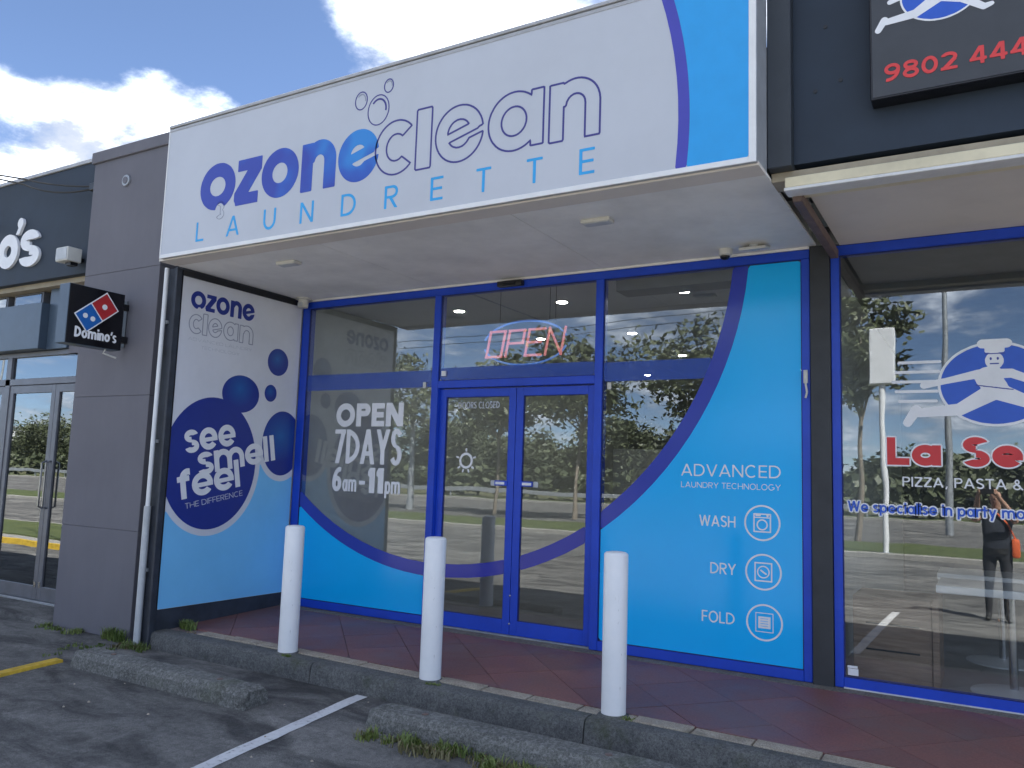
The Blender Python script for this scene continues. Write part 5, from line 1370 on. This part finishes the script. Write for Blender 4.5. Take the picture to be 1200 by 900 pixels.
# long hedge behind the far kerb
r = random.Random(3); mb = MB()
for k in range(9000):
    p = Vector((r.uniform(-150, 60), -49.4+r.gauss(0, .5), -.3+2.3*r.random()**.7)); a = Vector((r.gauss(0, 1), r.gauss(0, 1), r.gauss(0, .7))).normalized(); b = a.cross(Vector((r.gauss(0, 1), r.gauss(0, 1), 1))).normalized()
    mb.add([p-a*.4, p+b*.22, p+a*.4, p-b*.22], [(0, 1, 2, 3)])
tag(mb.build('hedge', 'dark_leaf'), 'long low hedge running behind the road', 'hedge', kind='stuff')
mb = MB()
for k in range(26000):
    x = r.uniform(-260, 120); hh = 4.2+1.0*math.sin(x*.11)+.7*math.sin(x*.37+1)
    p = Vector((x, -86+r.gauss(0, 2.0), -.4+hh*r.random()**.8)); a = Vector((r.gauss(0, 1), r.gauss(0, 1), r.gauss(0, .7))).normalized(); b = a.cross(Vector((r.gauss(0, 1), r.gauss(0, 1), 1))).normalized()
    mb.add([p-a*.8, p+b*.5, p+a*.8, p-b*.5], [(0, 1, 2, 3)])
tag(mb.build('distant_woods', 'gum_leaf'), 'far off woods closing the view beyond the road', 'woods', kind='stuff')
# guard rail along the road
t = thing('guard_rail', 'pale steel guard rail along the far side of the road', 'guard rail', (-20, -46.6, -.36))
MB().box(-150, 50, -46.65, -46.57, .05, .36).build('rail', 'gal', t, .02)
for k in range(34): MB().box(-150+k*6, -149.88+k*6, -46.8, -46.65, -.36, .36).build('post', 'gal', t)
# pole sign
t = thing('pole_sign', 'white box sign on a white pole on the grass verge', 'sign', (4.0, -17.6, -.33))
MB().tube([(4.0, -17.6, -.33), (4.0, -17.6, 4.4)], .075, 16).build('post', 'white_paint', t, smooth=True)
MB().box(3.70, 4.30, -17.75, -17.45, 4.2, 5.7).build('sign_box', 'white_paint', t, .02)
MB().lathe([(.16, 0), (.16, .02)], (4.0, -17.6, -.33), 16).build('base_plate', 'gal', t)
# power poles
for (x, y, h, lab) in ((5.0, -33.0, 11.0, 'grey timber power pole beyond the pole sign'), (-19.0, -27.0, 6.5, 'slim grey lamp pole between the verge gums'), (-60, -30.0, 10.5, 'grey timber power pole far along the road')):
    t = thing('power_pole', lab, 'pole', (x, y, -.5), 'poles along the road')
    MB().tube([(x, y, -.5), (x, y, h)], [.16, .10], 12).build('pole', 'gal', t, smooth=True)
    MB().box(x-1.1, x+1.1, y-.06, y+.06, h-.7, h-.55).build('crossarm', 'bark', t)
for k, (dz, lab) in enumerate(((-.5, 'upper power line between the two power poles'), (-.9, 'lower power line between the two power poles'))):
    pts = [Vector((5.0, -33.0, 11+dz)).lerp(Vector((-60, -30, 10.5+dz)), i/12)-Vector((0, 0, 4*1.2*(i/12)*(1-i/12))) for i in range(13)]
    single(MB().tube(pts, .018, 6), 'power_line', 'cable', pts[0], lab, 'cable', 'power lines')
# distant apartment block
t = thing('apartment_block', 'white apartment block with rows of dark windows far across the road', 'building', (-300, -165, -.6))
MB().box(-311, -289, -172, -158, -.6, 12.5).build('wall', 'white_paint', t)
MB().box(-311.5, -288.5, -172.5, -157.5, 12.5, 13.1).build('roof', 'cap_grey', t)
for fl in range(4):
    for c in range(6):
        MB().box(-309.6+c*3.5, -307.4+c*3.5, -157.9, -157.7, 1.0+fl*3.0, 2.6+fl*3.0).build('window', 'in_dark', t)
    for c in range(4):
        MB().box(-288.98, -288.8, -170.6+c*3.4, -168.6+c*3.4, 1.0+fl*3.0, 2.6+fl*3.0).build('window', 'in_dark', t)
# raised traffic island with a yellow edge, seen mirrored in the left shop's doors
isl = structure(MB().box(-19.0, -8.6, -8.2, -5.2, -.42, -.20), 'traffic_island', 'pathway', .03)
MB().box(-18.6, -9.0, -7.8, -5.6, -.1995, -.17).build('island_grass', 'lawn', isl)
MB().box(-19.0, -8.6, -5.195, -5.10, -.42, -.195).build('yellow_edge', 'yellow_paint', isl)

# ================================================================ THE PERSON TAKING THE PICTURE (seen mirrored in the right window)
def person():
    O = Vector((6.47, -6.86, zg(-6.86)))
    J = {}; E = []; Rr = {}
    def v(n, p, r): J[n] = Vector(p); Rr[n] = r if isinstance(r, tuple) else (r, r)
    v('pel', (0, 0, .96), (.155, .115)); v('sp', (0, .0, 1.12), (.145, .105)); v('ch', (0, .0, 1.34), (.165, .115)); v('nk0', (0, -.01, 1.50), (.07, .065)); v('nk', (0, .0, 1.56), .055)
    v('hd', (0, .03, 1.64), (.072, .085)); v('hd2', (0, .03, 1.72), (.078, .095)); v('hd3', (0, .02, 1.79), (.05, .06))
    E += [('pel', 'sp'), ('sp', 'ch'), ('ch', 'nk0'), ('nk0', 'nk'), ('nk', 'hd'), ('hd', 'hd2'), ('hd2', 'hd3')]
    for s, n in ((-1, 'l'), (1, 'r')):
        v('sh'+n, (s*.17, -.01, 1.44), .068); v('el'+n, (s*.25-.02, .20, 1.36), .045); v('fa'+n, (s*.17-.05, .33, 1.55), .040); v('wr'+n, (s*.115-.09, .425, 1.70), .028)
        v('pm'+n, (s*.095-.095, .455, 1.745), (.030, .022))
        v('hp'+n, (s*.095, 0, .90), .10); v('kn'+n, (s*.105, .015, .50), .062); v('cf'+n, (s*.108, -.02, .36), .058); v('an'+n, (s*.11, -.03, .09), .042); v('ft'+n, (s*.12, .06, .045), .042); v('to'+n, (s*.13, .15, .035), .032)
        E += [('ch', 'sh'+n), ('sh'+n, 'el'+n), ('el'+n, 'fa'+n), ('fa'+n, 'wr'+n), ('wr'+n, 'pm'+n), ('pel', 'hp'+n), ('hp'+n, 'kn'+n), ('kn'+n, 'cf'+n), ('cf'+n, 'an'+n), ('an'+n, 'ft'+n), ('ft'+n, 'to'+n)]
        # fingers round the phone edge, thumb from the side of the palm
        for q in range(4):
            b = J['pm'+n]; dz = -.024+.016*q; L = (.026, .032, .034, .028)[q]
            v('f%d%s' % (q, n), (b.x+s*.012, b.y+.016, b.z+.012+dz), .0085); v('g%d%s' % (q, n), (b.x-s*.004, b.y+.016+L*.62, b.z+.014+dz), .008); v('h%d%s' % (q, n), (b.x-s*.022, b.y+.018+L*.66, b.z+.014+dz), .0075)
            E += [('pm'+n, 'f%d%s' % (q, n)), ('f%d%s' % (q, n), 'g%d%s' % (q, n)), ('g%d%s' % (q, n), 'h%d%s' % (q, n))]
        b = J['pm'+n]; v('t0'+n, (b.x-s*.020, b.y-.006, b.z-.02), .010); v('t1'+n, (b.x-s*.040, b.y+.004, b.z-.008), .009)
        E += [('pm'+n, 't0'+n), ('t0'+n, 't1'+n)]
    names = list(J); idx = {n: i for i, n in enumerate(names)}
    me = bpy.data.meshes.new('body'); me.from_pydata([J[n] for n in names], [(idx[a], idx[b]) for a, b in E], [])
    tmp = bpy.data.objects.new('tmp', me); COL.objects.link(tmp)
    m = tmp.modifiers.new('Skin', 'SKIN'); m.use_smooth_shade = True
    for n, sv in zip(names, me.skin_vertices[0].data):
        sv.radius = Rr[n]; sv.use_root = (n == 'pel')
    ss = tmp.modifiers.new('Sub', 'SUBSURF'); ss.levels = 1; ss.render_levels = 1
    body = bpy.data.meshes.new_from_object(tmp.evaluated_get(bpy.context.evaluated_depsgraph_get()))
    bpy.data.objects.remove(tmp, do_unlink=True)
    skin = plain('skin', (0.46, 0.27, 0.19), 0.5, var=.06); shirt = plain('navy_cloth', (0.018, 0.022, 0.035), 0.85, var=.2)
    trs = plain('dark_trousers', (0.025, 0.025, 0.03), 0.85, var=.2); shoe = plain('dark_shoes', (0.02, 0.02, 0.02), 0.6); hair = plain('dark_hair', (0.02, 0.015, 0.012), 0.6)
    body.materials.clear()
    for mm in (skin, shirt, trs, shoe, hair): body.materials.append(mm)
    for p in body.polygons:
        c = p.center
        if c.z < .10: k = 3
        elif c.z < .93: k = 2
        elif c.z > 1.66 and (c.y < .03 or c.z > 1.76) and abs(c.x) < .13 and c.y < .2: k = 4
        elif c.z > 1.50 and abs(c.x) < .12 and c.y < .2: k = 0
        elif c.y > .12: k = 0
        else: k = 1
        p.material_index = k; p.use_smooth = True
    root = thing('person', 'person in navy top and dark trousers holding up a phone, mirrored in the pizza window', 'person', O)
    bo = bpy.data.objects.new('body', body); COL.objects.link(bo); bo.parent = root
    for s in (-1, 1):
        MB().lathe([(.002, -.012), (.010, -.006), (.010, .006), (.002, .012)], (0, 0, 0), 10).build('eye', 'lens').parent = root
        root.children[-1].location = (s*.03, .112, 1.70)
        MB().lathe([(.004, -.03), (.013, -.01), (.015, .015), (.005, .03)], (0, 0, 0), 8).build('ear', skin).parent = root
        root.children[-1].location = (s*.082, .015, 1.69)
    MB().add([(-.012, .112, 1.655), (.012, .112, 1.655), (0, .108, 1.70), (0, .138, 1.662)], [(0, 1, 3), (1, 2, 3), (2, 0, 3)]).build('nose', skin).parent = root
    MB().box(-.022, .022, .108, .116, 1.628, 1.636).build('mouth', plain('lips', (.3, .12, .1), .5)).parent = root
    MB().lathe([(.135, .0), (.15, .03), (.155, .10)], (0, 0, .88), 20).build('belt', plain('belt_black', (.015, .015, .015), .5)).parent = root
    ph = thing('phone', 'dark phone held up in both hands by the mirrored person', 'phone', (CAM.x, CAM.y-.035, CAM.z))
    MB().box(CAM.x-.078, CAM.x+.078, CAM.y-.040, CAM.y-.031, CAM.z-.037, CAM.z+.037).build('case', 'plastic_black', ph, .004)
    MB().box(CAM.x-.072, CAM.x+.072, CAM.y-.0415, CAM.y-.0402, CAM.z-.032, CAM.z+.032).build('screen', 'lens', ph)
    ob = plain('orange_cloth', (.75, .13, .03), .7)
    bg = thing('shoulder_bag', 'bright orange bag hanging at the side of the mirrored person', 'bag', (O.x+.24, O.y+.02, O.z+.86))
    MB().box(O.x+.165, O.x+.27, O.y-.10, O.y+.12, O.z+.86, O.z+1.12).build('pouch', ob, bg, .03, True, 2)
    MB().tube([(O.x+.22, O.y+.02, O.z+1.11), (O.x+.13, O.y+.09, O.z+1.32), (O.x+.0, O.y+.07, O.z+1.47), (O.x-.10, O.y-.04, O.z+1.52)], .012, 8).build('strap', ob, bg, smooth=True)
person()
